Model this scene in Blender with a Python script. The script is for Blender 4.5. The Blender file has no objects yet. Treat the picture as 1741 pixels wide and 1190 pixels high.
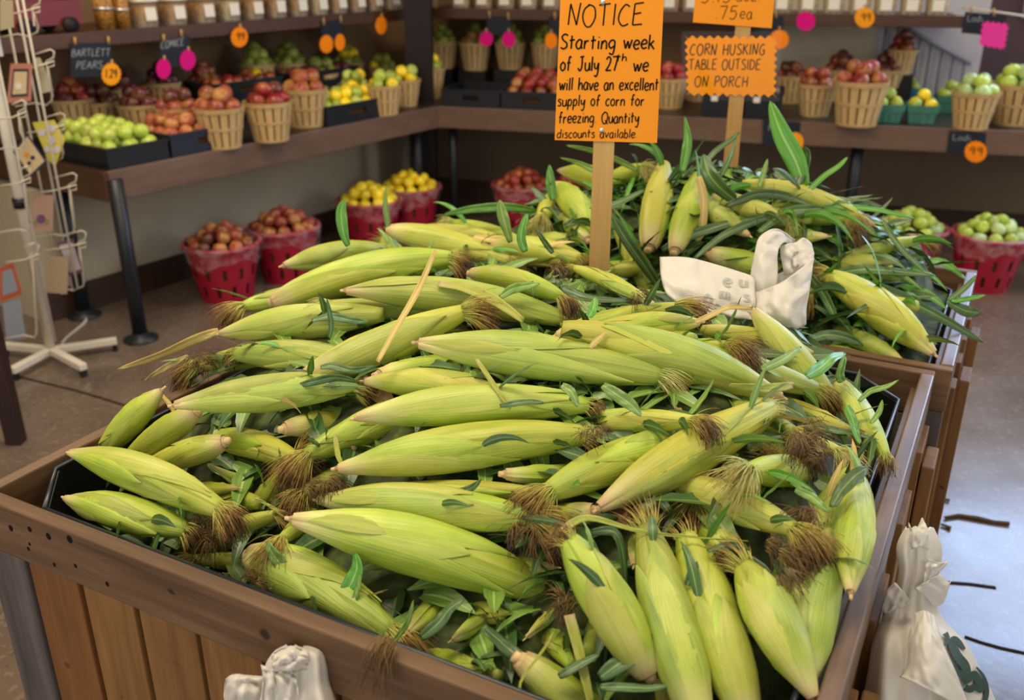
import bpy, math, random
import numpy as np
from mathutils import Vector, Matrix, noise as mnoise
random.seed(11)
SC = bpy.context.scene
COL = SC.collection

# ------------------------------------------------------------------ camera
CAM_H, PITCH, FPX = 1.6, math.radians(23.0), 1600.0
cam_d = bpy.data.cameras.new('camera')
cam = bpy.data.objects.new('camera', cam_d); COL.objects.link(cam)
cam.location = (0, 0, CAM_H)
cam.rotation_euler = (math.radians(90) - PITCH, 0, 0)
cam_d.sensor_width = 36.0
cam_d.lens = FPX / 1741.0 * 36.0
cam_d.clip_start = 0.02
cam_d.dof.use_dof = True
cam_d.dof.focus_distance = 1.45
cam_d.dof.aperture_fstop = 4.2
SC.camera = cam

# ------------------------------------------------------------------ view + world + lights
SC.view_settings.view_transform = 'Standard'
SC.view_settings.look = 'None'
SC.view_settings.gamma = 1.0
SC.view_settings.use_curve_mapping = False
SC.view_settings.exposure = 0.0
W = bpy.data.worlds.new('daylight'); SC.world = W
W.use_nodes = True
W.node_tree.nodes['Background'].inputs[0].default_value = (0.92, 0.90, 0.90, 1)
W.node_tree.nodes['Background'].inputs[1].default_value = 1.25

def area(name, loc, target, sx, sy, power, color):
    l = bpy.data.lights.new(name, 'AREA'); l.shape = 'RECTANGLE'
    l.size, l.size_y, l.energy, l.color = sx, sy, power, color
    o = bpy.data.objects.new(name, l); COL.objects.link(o)
    o.location = loc
    o.rotation_euler = (Vector(target) - Vector(loc)).to_track_quat('-Z', 'Y').to_euler()
    return o
WARM = (1.0, 0.86, 0.64)
CEIL = 3.3
area('shop_lamp_light', (-0.5, 1.1, CEIL - 0.07), (-0.5, 1.1, 0), 1.3, 0.5, 37, WARM)
area('shop_lamp_light', (1.6, 1.3, CEIL - 0.07), (1.6, 1.3, 0), 1.3, 0.5, 16, WARM)
area('shop_lamp_light', (-1.6, 3.1, CEIL - 0.07), (-1.6, 3.1, 0), 1.3, 0.5, 46, WARM)
area('shop_lamp_light', (0.9, 3.9, CEIL - 0.07), (0.9, 3.9, 0), 1.3, 0.5, 26, WARM)
area('shop_lamp_light', (-2.4, 0.4, CEIL - 0.07), (-2.4, 0.4, 0), 1.3, 0.5, 20, WARM)
# daylight through the big shop door and window beside the back counter
area('door_daylight', (4.52, 4.9, 1.75), (1.0, 1.6, 0.6), 1.5, 2.3, 30, (0.68, 0.82, 1.0))
area('window_daylight', (4.72, 2.4, 1.9), (0.5, 1.4, 0.7), 1.3, 1.2, 45, (0.78, 0.88, 1.0))

# ------------------------------------------------------------------ picture <-> place
CS, SN = math.cos(PITCH), math.sin(PITCH)
def ray(px, py):
    u = (px - 870.5) / FPX; v = (py - 595.0) / FPX
    return Vector((u, CS - v * SN, -SN - v * CS))
EYE = Vector((0, 0, CAM_H))
def PZ(px, py, z):
    d = ray(px, py); return EYE + d * ((z - CAM_H) / d.z)
def PY(px, py, y):
    d = ray(px, py); return EYE + d * (y / d.y)
def PP(px, py, p0, n):
    d = ray(px, py); return EYE + d * ((p0 - EYE).dot(n) / d.dot(n))
def proj(p):
    q = p - EYE
    dep = q.y * CS - q.z * SN
    return (870.5 + FPX * q.x / dep, 595 - FPX * (q.z * CS + q.y * SN) / dep, dep)

# ------------------------------------------------------------------ object helpers
def tag(o, label=None, cat=None, group=None, kind=None):
    if label: o['label'] = label
    if cat: o['category'] = cat
    if group: o['group'] = group
    if kind: o['kind'] = kind
    return o
def empty(name, loc=(0, 0, 0), rz=0.0, label=None, cat=None, group=None):
    o = bpy.data.objects.new(name, None); COL.objects.link(o)
    o.empty_display_size = 0.05
    o.location = loc; o.rotation_euler = (0, 0, rz)
    return tag(o, label, cat, group)
def kids(o): return [c for c in COL.objects if c.parent == o]
def dup(o, loc=None, rz=None, label=None, group=None, parent=None, tree=None):
    c = o.copy(); COL.objects.link(c)
    if parent is not None: c.parent = parent
    if loc is not None: c.location = loc
    if rz is not None: c.rotation_euler = (0, 0, rz)
    if label: c['label'] = label
    if group: c['group'] = group
    for ch in (tree or {}).get(o.name, ()):
        dup(ch, parent=c, tree=tree)
    return c
def tree_of(root):
    t = {}
    def go(o):
        t[o.name] = kids(o)
        for k in t[o.name]: go(k)
    go(root); return t

class MB:
    """collects pieces of one mesh"""
    def __init__(s): s.v = []; s.f = []; s.uv = []; s.mi = []; s.cur = 0
    def add(s, verts, faces, uvs=None):
        b = len(s.v); s.v.extend([tuple(p) for p in verts])
        for f in faces:
            s.f.append(tuple(b + i for i in f)); s.mi.append(s.cur)
            s.uv.append([uvs[i] for i in f] if uvs is not None else [(0.0, 0.0)] * len(f))
        return s
    def box(s, c, size, ax=None, taper=1.0):
        c = Vector(c)
        X, Y, Z = ax if ax else (Vector((1, 0, 0)), Vector((0, 1, 0)), Vector((0, 0, 1)))
        hx, hy, hz = size[0] / 2, size[1] / 2, size[2] / 2
        v = []
        for k in (-1, 1):
            t = taper if k > 0 else 1
            for i, j in ((-1, -1), (1, -1), (1, 1), (-1, 1)):
                v.append(c + X * (i * hx * t) + Y * (j * hy * t) + Z * (k * hz))
        return s.add(v, [(3, 2, 1, 0), (4, 5, 6, 7), (0, 1, 5, 4), (1, 2, 6, 5), (2, 3, 7, 6), (3, 0, 4, 7)])
    def grid(s, P, closed=False, caps=False):
        """P: rows of points; uv = (col, row)"""
        R, C = len(P), len(P[0]); vs = []; uv = []
        for i, row in enumerate(P):
            for j, p in enumerate(row):
                vs.append(p); uv.append((j / max(1, C - (0 if closed else 1)), i / max(1, R - 1)))
        fs = []
        for i in range(R - 1):
            for j in range(C if closed else C - 1):
                k = (j + 1) % C
                fs.append((i * C + j, i * C + k, (i + 1) * C + k, (i + 1) * C + j))
        if caps:
            fs.append(tuple(reversed(range(C)))); fs.append(tuple((R - 1) * C + j for j in range(C)))
        return s.add(vs, fs, uv)
    def tube(s, path, rad, n=8, caps=True):
        path = [Vector(p) for p in path]
        if not hasattr(rad, '__len__'): rad = [rad] * len(path)
        up = None; rows = []
        for i, p in enumerate(path):
            t = (path[min(i + 1, len(path) - 1)] - path[max(i - 1, 0)]).normalized()
            if up is None:
                up = Vector((0, 0, 1)) if abs(t.z) < .9 else Vector((1, 0, 0))
            a = t.cross(up)
            if a.length < 1e-6: a = t.orthogonal()
            a.normalize(); b = a.cross(t).normalized(); up = b
            rows.append([p + (a * math.cos(2 * math.pi * j / n) + b * math.sin(2 * math.pi * j / n)) * rad[i] for j in range(n)])
        return s.grid(rows, closed=True, caps=caps)
    def lathe(s, prof, n=24, c=(0, 0, 0), wob=None):
        rows = []
        for r, z in prof:
            rows.append([Vector((c[0] + r * math.cos(2 * math.pi * j / n) * (1 + (wob(j / n, z) if wob else 0)),
                                 c[1] + r * math.sin(2 * math.pi * j / n) * (1 + (wob(j / n, z) if wob else 0)), c[2] + z)) for j in range(n)])
        return s.grid(rows, closed=True, caps=False)
    def mesh(s, name, mats, smooth=True):
        me = bpy.data.meshes.new(name)
        me.from_pydata(s.v, [], s.f)
        ul = me.uv_layers.new(name='UVMap')
        flat = [c for f in s.uv for p in f for c in p]
        ul.data.foreach_set('uv', flat)
        for m in (mats if isinstance(mats, (list, tuple)) else [mats]): me.materials.append(m)
        me.polygons.foreach_set('material_index', s.mi)
        me.polygons.foreach_set('use_smooth', [smooth] * len(s.f))
        me.update(); return me
    def build(s, name, mats, parent=None, smooth=True, bevel=0, solid=0, sub=0):
        o = bpy.data.objects.new(name, s.mesh(name, mats, smooth)); COL.objects.link(o)
        if parent is not None: o.parent = parent
        if solid:
            m = o.modifiers.new('thick', 'SOLIDIFY'); m.thickness = solid; m.offset = 0
        if bevel:
            m = o.modifiers.new('edge', 'BEVEL'); m.width = bevel; m.segments = 2; m.limit_method = 'ANGLE'
        if sub:
            m = o.modifiers.new('soft', 'SUBSURF'); m.levels = sub; m.render_levels = sub
        return o
def struct(o): o['kind'] = 'structure'; return o

# ------------------------------------------------------------------ materials
def lin(h):
    h = h.lstrip('#'); r = []
    for i in (0, 2, 4):
        c = int(h[i:i + 2], 16) / 255
        r.append(c / 12.92 if c <= .04045 else ((c + .055) / 1.055) ** 2.4)
    return (*r, 1)
def mat(name):
    m = bpy.data.materials.new(name); m.use_nodes = True
    nt = m.node_tree; return m, nt, nt.nodes['Principled BSDF']
def nd(nt, t, **kw):
    n = nt.nodes.new(t)
    for k, v in kw.items(): setattr(n, k, v)
    return n
def ramp(nt, fac, stops, interp='LINEAR'):
    r = nd(nt, 'ShaderNodeValToRGB'); r.color_ramp.interpolation = interp
    el = r.color_ramp.elements
    while len(el) > len(stops): el.remove(el[-1])
    while len(el) < len(stops): el.new(1)
    for e, (p, c) in zip(el, stops): e.position = p; e.color = lin(c) if isinstance(c, str) else c
    nt.links.new(fac, r.inputs[0]); return r.outputs[0]
def mixc(nt, fac, a, b, mode='MIX'):
    n = nd(nt, 'ShaderNodeMix', data_type='RGBA', blend_type=mode)
    for sock, v in ((n.inputs[0], fac), (n.inputs[6], a), (n.inputs[7], b)):
        if hasattr(v, 'is_linked') or hasattr(v, 'links'): nt.links.new(v, sock)
        else: sock.default_value = v
    return n.outputs[2]
def math_(nt, op, a, b=None, clamp=False):
    n = nd(nt, 'ShaderNodeMath', operation=op); n.use_clamp = clamp
    for sock, v in ((n.inputs[0], a), (n.inputs[1], b)):
        if v is None: continue
        if hasattr(v, 'links'): nt.links.new(v, sock)
        else: sock.default_value = v
    return n.outputs[0]
def tex(nt, coord, scale, kind='noise', detail=4.0, ns=1.0, rough=.55):
    mp = nd(nt, 'ShaderNodeMapping'); mp.inputs['Scale'].default_value = scale
    nt.links.new(coord, mp.inputs[0])
    if kind == 'noise':
        t = nd(nt, 'ShaderNodeTexNoise'); t.inputs['Scale'].default_value = ns; t.inputs['Detail'].default_value = detail
        t.inputs['Roughness'].default_value = rough
        nt.links.new(mp.outputs[0], t.inputs['Vector']); return t.outputs['Fac']
    t = nd(nt, 'ShaderNodeTexVoronoi'); t.inputs['Scale'].default_value = ns
    nt.links.new(mp.outputs[0], t.inputs['Vector']); return t.outputs['Distance']
def coord(nt, which): return nd(nt, 'ShaderNodeTexCoord').outputs[which]
def rnd(nt): return nd(nt, 'ShaderNodeObjectInfo').outputs['Random']
def bump(nt, bs, h, strength, dist=.002):
    b = nd(nt, 'ShaderNodeBump'); b.inputs['Strength'].default_value = strength; b.inputs['Distance'].default_value = dist
    nt.links.new(h, b.inputs['Height']); nt.links.new(b.outputs[0], bs.inputs['Normal'])
def plain(name, c, rough=.5, spec=.5, metal=0, vary=0.0, nscale=8.0, alpha=None):
    m, nt, b = mat(name)
    b.inputs['Roughness'].default_value = rough; b.inputs['Specular IOR Level'].default_value = spec
    b.inputs['Metallic'].default_value = metal
    if vary:
        f = tex(nt, coord(nt, 'Object'), (1, 1, 1), ns=nscale)
        c0 = lin(c); lo = tuple(x * (1 - vary) for x in c0[:3]) + (1,); hi = tuple(min(1, x * (1 + vary)) for x in c0[:3]) + (1,)
        nt.links.new(ramp(nt, f, [(.3, lo), (.7, hi)]), b.inputs['Base Color'])
    else: b.inputs['Base Color'].default_value = lin(c)
    return m
def wood(name, stops, sc, rough=.6, spec=.3, bumpy=.25, knots=True):
    """sc: object-space scale, small along the grain"""
    m, nt, b = mat(name)
    co = coord(nt, 'Object')
    add = nd(nt, 'ShaderNodeVectorMath', operation='ADD'); nt.links.new(co, add.inputs[0])
    sc3 = nd(nt, 'ShaderNodeVectorMath', operation='SCALE'); sc3.inputs[0].default_value = (7.3, 5.1, 3.7)
    nt.links.new(rnd(nt), sc3.inputs['Scale']); nt.links.new(sc3.outputs[0], add.inputs[1])
    f = tex(nt, add.outputs[0], sc, detail=6, rough=.62)
    g = tex(nt, add.outputs[0], tuple(x * .22 for x in sc), detail=2)
    s = math_(nt, 'ADD', math_(nt, 'MULTIPLY', f, .65), math_(nt, 'MULTIPLY', g, .35))
    c = ramp(nt, s, stops)
    if knots:
        k = tex(nt, add.outputs[0], (14, 14, 14), 'voronoi')
        kk = ramp(nt, k, [(.10, '#000000'), (.16, '#ffffff')])
        k2 = tex(nt, add.outputs[0], (9, 9, 9), detail=1)
        kk = mixc(nt, math_(nt, 'GREATER_THAN', k2, .60), (1, 1, 1, 1), kk)
        c = mixc(nt, 1.0, c, mixc(nt, .75, (1, 1, 1, 1), kk), 'MULTIPLY')
    nt.links.new(c, b.inputs['Base Color'])
    b.inputs['Roughness'].default_value = rough; b.inputs['Specular IOR Level'].default_value = spec
    bump(nt, b, f, bumpy, .001)
    return m
RIMW = [(.25, '#453222'), (.5, '#6b5039'), (.75, '#886b4d')]
SLATW = [(.25, '#5e3f22'), (.5, '#835c32'), (.78, '#a07644')]
M = {}
M['rim_x'] = wood('weathered_board_x', RIMW, (4, 60, 60))
M['rim_y'] = wood('weathered_board_y', RIMW, (60, 4, 60), rough=.36, spec=.6)
M['rim_post'] = wood('grey_post', [(.25, '#3e3631'), (.5, '#5f5650'), (.75, '#77706c')], (50, 50, 4), rough=.8)
M['slat'] = wood('honey_plank', SLATW, (55, 55, 4))
M['slat_dark'] = wood('brown_plank', [(.25, '#4e3018'), (.5, '#7a4f28'), (.78, '#936437')], (55, 55, 4))
M['stake'] = wood('pine_stake', [(.25, '#a37440'), (.5, '#c39a5c'), (.78, '#d8b478')], (60, 60, 4), knots=False)
M['liner'] = plain('black_plastic', '#0c0d0d', .42, .4)
M['liner_edge'] = plain('dark_blue_edge', '#1a2430', .3, .6)
M['shelf_l'] = wood('brown_painted_board', [(.2, '#573f30'), (.5, '#6a5040'), (.8, '#796050')], (6, 6, 40), rough=.42, spec=.45, bumpy=.05, knots=False)
M['shelf_d'] = wood('dark_brown_board', [(.2, '#3a2114'), (.5, '#4c2e1c'), (.8, '#5a3826')], (6, 6, 40), rough=.45, spec=.4, bumpy=.05, knots=False)
M['table_top'] = plain('dark_table_top', '#2c2622', .4, .5, vary=.2)
M['steel'] = plain('dark_steel_leg', '#23262b', .4, .5, .3)
M['wall'] = plain('tan_wall', '#b0a288', .85, .2, vary=.08, nscale=2)
M['wall_back'] = plain('shaded_tan_wall', '#7a6854', .85, .2, vary=.08, nscale=2)  # darker copy of the tan wall: shade under the back counter put into the colour
M['wall_dark'] = plain('brown_wall', '#7d6044', .85, .2, vary=.1, nscale=2)
M['wall_tan'] = plain('light_tan_wall', '#cfc3a8', .85, .2, vary=.06, nscale=2)
M['wall_grey'] = plain('grey_panel_wall', '#c4bdc2', .7, .3, vary=.05)
M['wall_mauve'] = plain('mauve_brown_wall', '#57444a', .8, .2)
M['base'] = plain('baseboard_brown', '#3d2a20', .6, .3, vary=.1)
M['ceiling'] = plain('ceiling_white', '#cfc6b4', .9, .1)
M['black'] = plain('black_crate_plastic', '#15161a', .45, .4)
M['navy'] = plain('navy_crate_plastic', '#1c2130', .45, .4)
M['peck'] = wood('basket_wood', [(.2, '#b08a58'), (.5, '#cba873'), (.8, '#dcc08e')], (40, 40, 8), rough=.7, bumpy=.1, knots=False)
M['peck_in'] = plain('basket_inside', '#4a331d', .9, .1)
M['hoop'] = plain('basket_hoop', '#c2a06c', .65, .3, vary=.15, nscale=30)
M['red_plastic'] = plain('red_plastic', '#a01430', .35, .5)
M['pint'] = plain('green_fibre', '#4f8474', .9, .1, vary=.12, nscale=40)
M['pint_blue'] = plain('blue_fibre', '#3d92b8', .9, .1, vary=.12, nscale=40)
M['white_metal'] = plain('cream_enamel', '#d8cdb8', .4, .5)
M['wire'] = plain('cream_wire', '#cfc3ab', .4, .5)
M['chalk'] = plain('chalkboard', '#1b1f29', .55, .3, vary=.1)
M['chalk_line'] = plain('chalk_line', '#9aa0a0', .9, .1)
M['ink'] = plain('marker_ink', '#1c1612', .6, .2)
M['orange_paper'] = plain('orange_paper', '#f79a2c', .75, .15)
M['orange_paper2'] = plain('amber_paper', '#fb9a0c', .7, .15)
M['star_orange'] = plain('orange_star_card', '#fb8a12', .75, .15)
M['star_amber'] = plain('amber_star_card', '#f7a01c', .75, .15)
M['star_pink'] = plain('magenta_star_card', '#d8127e', .75, .15)
M['star_hot'] = plain('hot_pink_card', '#ee3fa0', .75, .15)
M['peg'] = plain('clothes_peg_wood', '#b58f5c', .7, .2)
M['darkwood'] = plain('dark_stained_wood', '#2e1a17', .4, .4, vary=.15)
M['white_cord'] = plain('white_cord', '#c9c0b4', .5, .4)
M['staple'] = plain('staple_metal', '#cfcfcf', .3, .5, .8)
M['lid'] = plain('clear_lid', '#cbbfa6', .12, .8)
M['jar_label'] = plain('white_label', '#e6ddd0', .7, .2)
M['toy_red'] = plain('toy_red', '#6e1416', .4, .5)
M['rubber'] = plain('dark_rubber', '#241c20', .6, .3)
M['twig'] = plain('dry_stalk', '#5e4c38', .8, .2, vary=.3, nscale=60)
M['joint'] = plain('floor_joint', '#231d18', .8, .1)

def husk_mat(name, mid, hi, dk, butt='#d4c98a', tipb='#c6a274'):
    m, nt, b = mat(name)
    uv = coord(nt, 'UV'); sep = nd(nt, 'ShaderNodeSeparateXYZ'); nt.links.new(uv, sep.inputs[0])
    off = nd(nt, 'ShaderNodeVectorMath', operation='ADD'); nt.links.new(uv, off.inputs[0])
    s3 = nd(nt, 'ShaderNodeVectorMath', operation='SCALE'); s3.inputs[0].default_value = (3.1, 5.7, 9.1); r = rnd(nt)
    nt.links.new(r, s3.inputs['Scale']); nt.links.new(s3.outputs[0], off.inputs[1])
    stripe = tex(nt, off.outputs[0], (70, 1.2, 1), detail=3)
    fine = tex(nt, off.outputs[0], (190, 2.5, 1), detail=2)
    patch = tex(nt, off.outputs[0], (3.2, 2.2, 1), detail=3)
    blot = tex(nt, off.outputs[0], (26, 30, 1), detail=5, rough=.7)
    c = ramp(nt, patch, [(.30, dk), (.48, mid), (.72, hi)])
    c = mixc(nt, math_(nt, 'MULTIPLY', ramp(nt, stripe, [(.35, '#000000'), (.68, '#ffffff')]), .55), c, lin(hi))
    c = mixc(nt, math_(nt, 'MULTIPLY', ramp(nt, fine, [(.5, '#000000'), (.75, '#ffffff')]), .45), c, lin(dk))
    c = mixc(nt, math_(nt, 'MULTIPLY', math_(nt, 'SUBTRACT', r, .5), .0), c, lin(dk))
    # dry brown specks and scuffs
    c = mixc(nt, math_(nt, 'MULTIPLY', ramp(nt, blot, [(.70, '#000000'), (.76, '#ffffff')]), .55), c, lin('#7a6426'))
    # pale butt end (v = 0)
    vv = math_(nt, 'ADD', sep.outputs[1], math_(nt, 'MULTIPLY', math_(nt, 'SUBTRACT', stripe, .5), .16))
    pale = ramp(nt, vv, [(.05, '#ffffff'), (.24, '#000000')])
    c = mixc(nt, math_(nt, 'MULTIPLY', pale, .8), c, lin(butt))
    tb = ramp(nt, vv, [(.0, '#ffffff'), (.075, '#000000')])
    c = mixc(nt, math_(nt, 'MULTIPLY', tb, .8), c, lin(tipb))
    hsv = nd(nt, 'ShaderNodeHueSaturation')
    nt.links.new(c, hsv.inputs['Color'])
    nt.links.new(math_(nt, 'ADD', math_(nt, 'MULTIPLY', r, .030), .482), hsv.inputs['Hue'])
    nt.links.new(math_(nt, 'ADD', math_(nt, 'MULTIPLY', r, .26), .87), hsv.inputs['Value'])
    nt.links.new(hsv.outputs[0], b.inputs['Base Color'])
    b.inputs['Roughness'].default_value = .40; b.inputs['Specular IOR Level'].default_value = .5
    b.inputs['Subsurface Weight'].default_value = .0
    bump(nt, b, math_(nt, 'ADD', math_(nt, 'MULTIPLY', stripe, .7), math_(nt, 'MULTIPLY', fine, .3)), .55, .0022)
    return m
M['husk'] = husk_mat('fresh_husk', '#9db032', '#c0ca54', '#7c992e')
M['husk_g'] = husk_mat('green_husk', '#96a840', '#b8c25a', '#748e38')
M['husk_y'] = husk_mat('yellow_husk', '#b2b83c', '#cccb5e', '#98a434')
M['husk_pale'] = husk_mat('pale_husk_leaf', '#acb848', '#c6ca68', '#96a840')
def leaf_mat(name, a, bcol, rib, rough=.33):
    m, nt, b = mat(name)
    uv = coord(nt, 'UV'); sep = nd(nt, 'ShaderNodeSeparateXYZ'); nt.links.new(uv, sep.inputs[0])
    stripe = tex(nt, uv, (26, .8, 1), detail=3)
    c = ramp(nt, stripe, [(.3, a), (.7, bcol)])
    mid = math_(nt, 'ABSOLUTE', math_(nt, 'SUBTRACT', sep.outputs[0], .5))
    c = mixc(nt, ramp(nt, mid, [(.02, '#ffffff'), (.09, '#000000')]), c, lin(rib))
    hsv = nd(nt, 'ShaderNodeHueSaturation'); nt.links.new(c, hsv.inputs['Color']); r = rnd(nt)
    nt.links.new(math_(nt, 'ADD', math_(nt, 'MULTIPLY', r, .5), .75), hsv.inputs['Value'])
    nt.links.new(hsv.outputs[0], b.inputs['Base Color'])
    b.inputs['Roughness'].default_value = rough; b.inputs['Specular IOR Level'].default_value = .6
    bump(nt, b, stripe, .4, .001)
    return m
M['leaf'] = leaf_mat('corn_leaf_green', '#2f4d25', '#4c7032', '#7a9652')
M['leaf_l'] = leaf_mat('corn_leaf_light', '#5d8535', '#86a84a', '#a8c070')
M['leaf_b'] = leaf_mat('corn_leaf_bright', '#3d7a22', '#62a035', '#86b558')
M['leaf_dry'] = leaf_mat('corn_leaf_dry', '#b59a4e', '#d2bc72', '#e0cf92', .6)
def silk_mat(name, stops):
    m, nt, b = mat(name)
    uv = coord(nt, 'UV'); sep = nd(nt, 'ShaderNodeSeparateXYZ'); nt.links.new(uv, sep.inputs[0])
    n = tex(nt, coord(nt, 'Object'), (1, 1, 1), ns=55, detail=2)
    f = math_(nt, 'ADD', sep.outputs[1], math_(nt, 'MULTIPLY', math_(nt, 'SUBTRACT', n, .5), .5))
    nt.links.new(ramp(nt, f, stops), b.inputs['Base Color'])
    b.inputs['Roughness'].default_value = .55; b.inputs['Specular IOR Level'].default_value = .3
    return m
M['silk'] = silk_mat('fresh_silk', [(.1, '#cdd06a'), (.45, '#c4b25c'), (.75, '#9a7638'), (1, '#6a4626')])
M['silk_y'] = silk_mat('pale_silk', [(.1, '#d6da86'), (.6, '#d2ce80'), (.95, '#b39a52')])
M['silk_b'] = silk_mat('dried_silk', [(.0, '#9a8048'), (.3, '#7e6238'), (.7, '#64492e'), (1, '#4a3624')])
M['stub'] = plain('cut_stalk', '#d8b98a', .8, .2, vary=.2, nscale=90)

def fruit(name, a, b2, blush, amt=.5, rough=.28):
    m, nt, b = mat(name)
    co = coord(nt, 'Object'); r = rnd(nt)
    add = nd(nt, 'ShaderNodeVectorMath', operation='ADD'); nt.links.new(co, add.inputs[0])
    s3 = nd(nt, 'ShaderNodeVectorMath', operation='SCALE'); s3.inputs[0].default_value = (9, 7, 5)
    nt.links.new(r, s3.inputs['Scale']); nt.links.new(s3.outputs[0], add.inputs[1])
    f = tex(nt, add.outputs[0], (1, 1, 1), ns=16, detail=2)
    g = tex(nt, add.outputs[0], (60, 60, 12), ns=1.6, detail=3)
    c = ramp(nt, g, [(.35, a), (.65, b2)])
    c = mixc(nt, math_(nt, 'MULTIPLY', ramp(nt, f, [(.45, '#000000'), (.62, '#ffffff')]), amt), c, lin(blush))
    hsv = nd(nt, 'ShaderNodeHueSaturation'); nt.links.new(c, hsv.inputs['Color'])
    nt.links.new(math_(nt, 'ADD', math_(nt, 'MULTIPLY', r, .5), .75), hsv.inputs['Value'])
    nt.links.new(hsv.outputs[0], b.inputs['Base Color'])
    b.inputs['Roughness'].default_value = rough; b.inputs['Specular IOR Level'].default_value = .5
    return m
F = {}
F['red'] = fruit('apple_red', '#7c1620', '#9c2628', '#c07a3c', .6)
F['redgold'] = fruit('apple_red_gold', '#85302a', '#994834', '#b8863e', .75)
F['plum'] = fruit('apple_dark_red', '#4e1a20', '#6e2c2c', '#8f6a3c', .5)
F['green'] = fruit('apple_green', '#9ab238', '#b5c44c', '#c9cf6a', .6)
F['yellow'] = fruit('apple_yellow', '#f0c814', '#f8dc30', '#e6d83c', .5)
F['pear'] = fruit('pear_green', '#7d8a2c', '#96a238', '#a8a44a', .6, .4)
F['pale'] = fruit('apple_pale_green', '#a4bf74', '#bcd08c', '#c8d28a', .6)
F['peach'] = fruit('peach_skin', '#943a2c', '#a85a3a', '#c08c48', .75, .5)
F['brown'] = fruit('pear_russet', '#8a6432', '#a37c40', '#b08a3c', .5, .5)

def floor_mat():
    m, nt, b = mat('concrete_floor')
    co = coord(nt, 'Object')
    f = tex(nt, co, (1, 1, 1), ns=2.2, detail=6)
    v = tex(nt, co, (1, 1, 1), 'voronoi', ns=55)
    n2 = tex(nt, co, (1, 1, 1), ns=38, detail=3)
    c = ramp(nt, f, [(.3, '#5c4d42'), (.7, '#766456')])
    sp = ramp(nt, v, [(.10, '#000000'), (.22, '#ffffff')])
    c = mixc(nt, math_(nt, 'MULTIPLY', math_(nt, 'GREATER_THAN', n2, .52), math_(nt, 'SUBTRACT', 1.0, sp)), c, lin('#2a211b'))
    c = mixc(nt, math_(nt, 'MULTIPLY', math_(nt, 'LESS_THAN', n2, .40), .35), c, lin('#93806c'))
    nt.links.new(c, b.inputs['Base Color'])
    rr = ramp(nt, f, [(.3, (.16, .16, .16, 1)), (.7, (.30, .30, .30, 1))])
    nt.links.new(rr, b.inputs['Roughness'])
    b.inputs['Specular IOR Level'].default_value = .55
    bump(nt, b, n2, .08, .002)
    return m
M['floor'] = floor_mat()
def bag_mat(name, col, tr=.35):
    m, nt, b = mat(name)
    b.inputs['Base Color'].default_value = lin(col)
    b.inputs['Roughness'].default_value = .38; b.inputs['Specular IOR Level'].default_value = .5
    tl = nd(nt, 'ShaderNodeBsdfTranslucent'); tl.inputs[0].default_value = lin(col)
    mx = nd(nt, 'ShaderNodeMixShader'); mx.inputs[0].default_value = tr
    out = nt.nodes['Material Output']
    nt.links.new(b.outputs[0], mx.inputs[1]); nt.links.new(tl.outputs[0], mx.inputs[2]); nt.links.new(mx.outputs[0], out.inputs[0])
    n = tex(nt, coord(nt, 'Object'), (1, 1, 1), ns=26, detail=3)
    bump(nt, b, n, .18, .004)
    return m
M['bag'] = bag_mat('white_bag_plastic', '#f3eee4')
M['bag_print'] = plain('bag_green_print', '#0a3426', .5, .3)
M['bag_ghost'] = plain('bag_grey_print', '#a9aca6', .5, .3)
def film_mat(name, alpha, col='#ffffff', rough=.2):
    m, nt, b = mat(name)
    b.inputs['Base Color'].default_value = lin(col); b.inputs['Roughness'].default_value = rough
    b.inputs['Alpha'].default_value = alpha
    return m
M['film'] = film_mat('plastic_film', .15, '#efe2e0')
_nt = M['film'].node_tree; _a = ramp(_nt, tex(_nt, coord(_nt, 'Object'), (1, 1, 1), ns=22, detail=4), [(.42, (.02, .02, .02, 1)), (.64, (.24, .24, .24, 1))]); _nt.links.new(_a, _nt.nodes['Principled BSDF'].inputs['Alpha'])
m, nt, b = mat('clear_sleeve'); M['sleeve'] = m
_g = nd(nt, 'ShaderNodeBsdfGlossy'); _g.inputs['Roughness'].default_value = .08; _t = nd(nt, 'ShaderNodeBsdfTransparent'); _m = nd(nt, 'ShaderNodeMixShader'); _m.inputs[0].default_value = .012
nt.links.new(_t.outputs[0], _m.inputs[1]); nt.links.new(_g.outputs[0], _m.inputs[2]); nt.links.new(_m.outputs[0], nt.nodes['Material Output'].inputs[0])
M['tub'] = film_mat('clear_tub', .25, '#efe6d4', .08)
# ================================================================== the room
ZT = 0.752            # display table top
ZB = 0.632            # bottom of its front board
L0 = PZ(178, 293, ZT); LC = PZ(743, 181, ZT)                 # front edge of the counter on the card rack's side, to the corner
dL = (LC - L0); dL.z = 0; LEN_L = dL.length; dL.normalize()
nL = Vector((-dL.y, dL.x, 0))                                # into the counter, towards the wall
B0 = LC.copy(); B1 = PZ(1741, 224, ZT)
dB = (B1 - B0); dB.z = 0; dB.normalize()
nB = Vector((-dB.y, dB.x, 0))
UP = Vector((0, 0, 1))
RX = 4.75                                                     # wall with the shop window
DEPL, DEPB = 0.98, 0.95

def seg_box(p, d, n, a0, a1, b0, b1, z0, z1, mb=None):
    """box along direction d from a0..a1, across n from b0..b1"""
    mb = mb or MB()
    c = Vector(p) + d * ((a0 + a1) / 2) + n * ((b0 + b1) / 2); c.z = (z0 + z1) / 2
    return mb.box(c, (a1 - a0, abs(b1 - b0), z1 - z0), (d, n, UP))

fl = MB().box((0.6, 2.4, -0.05), (9.0, 9.6, 0.1)); struct(fl.build('floor', M['floor'], smooth=False))
ce = MB().box((0.6, 2.4, CEIL + 0.05), (9.0, 9.6, 0.1)); struct(ce.build('ceiling', M['ceiling'], smooth=False))

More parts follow.
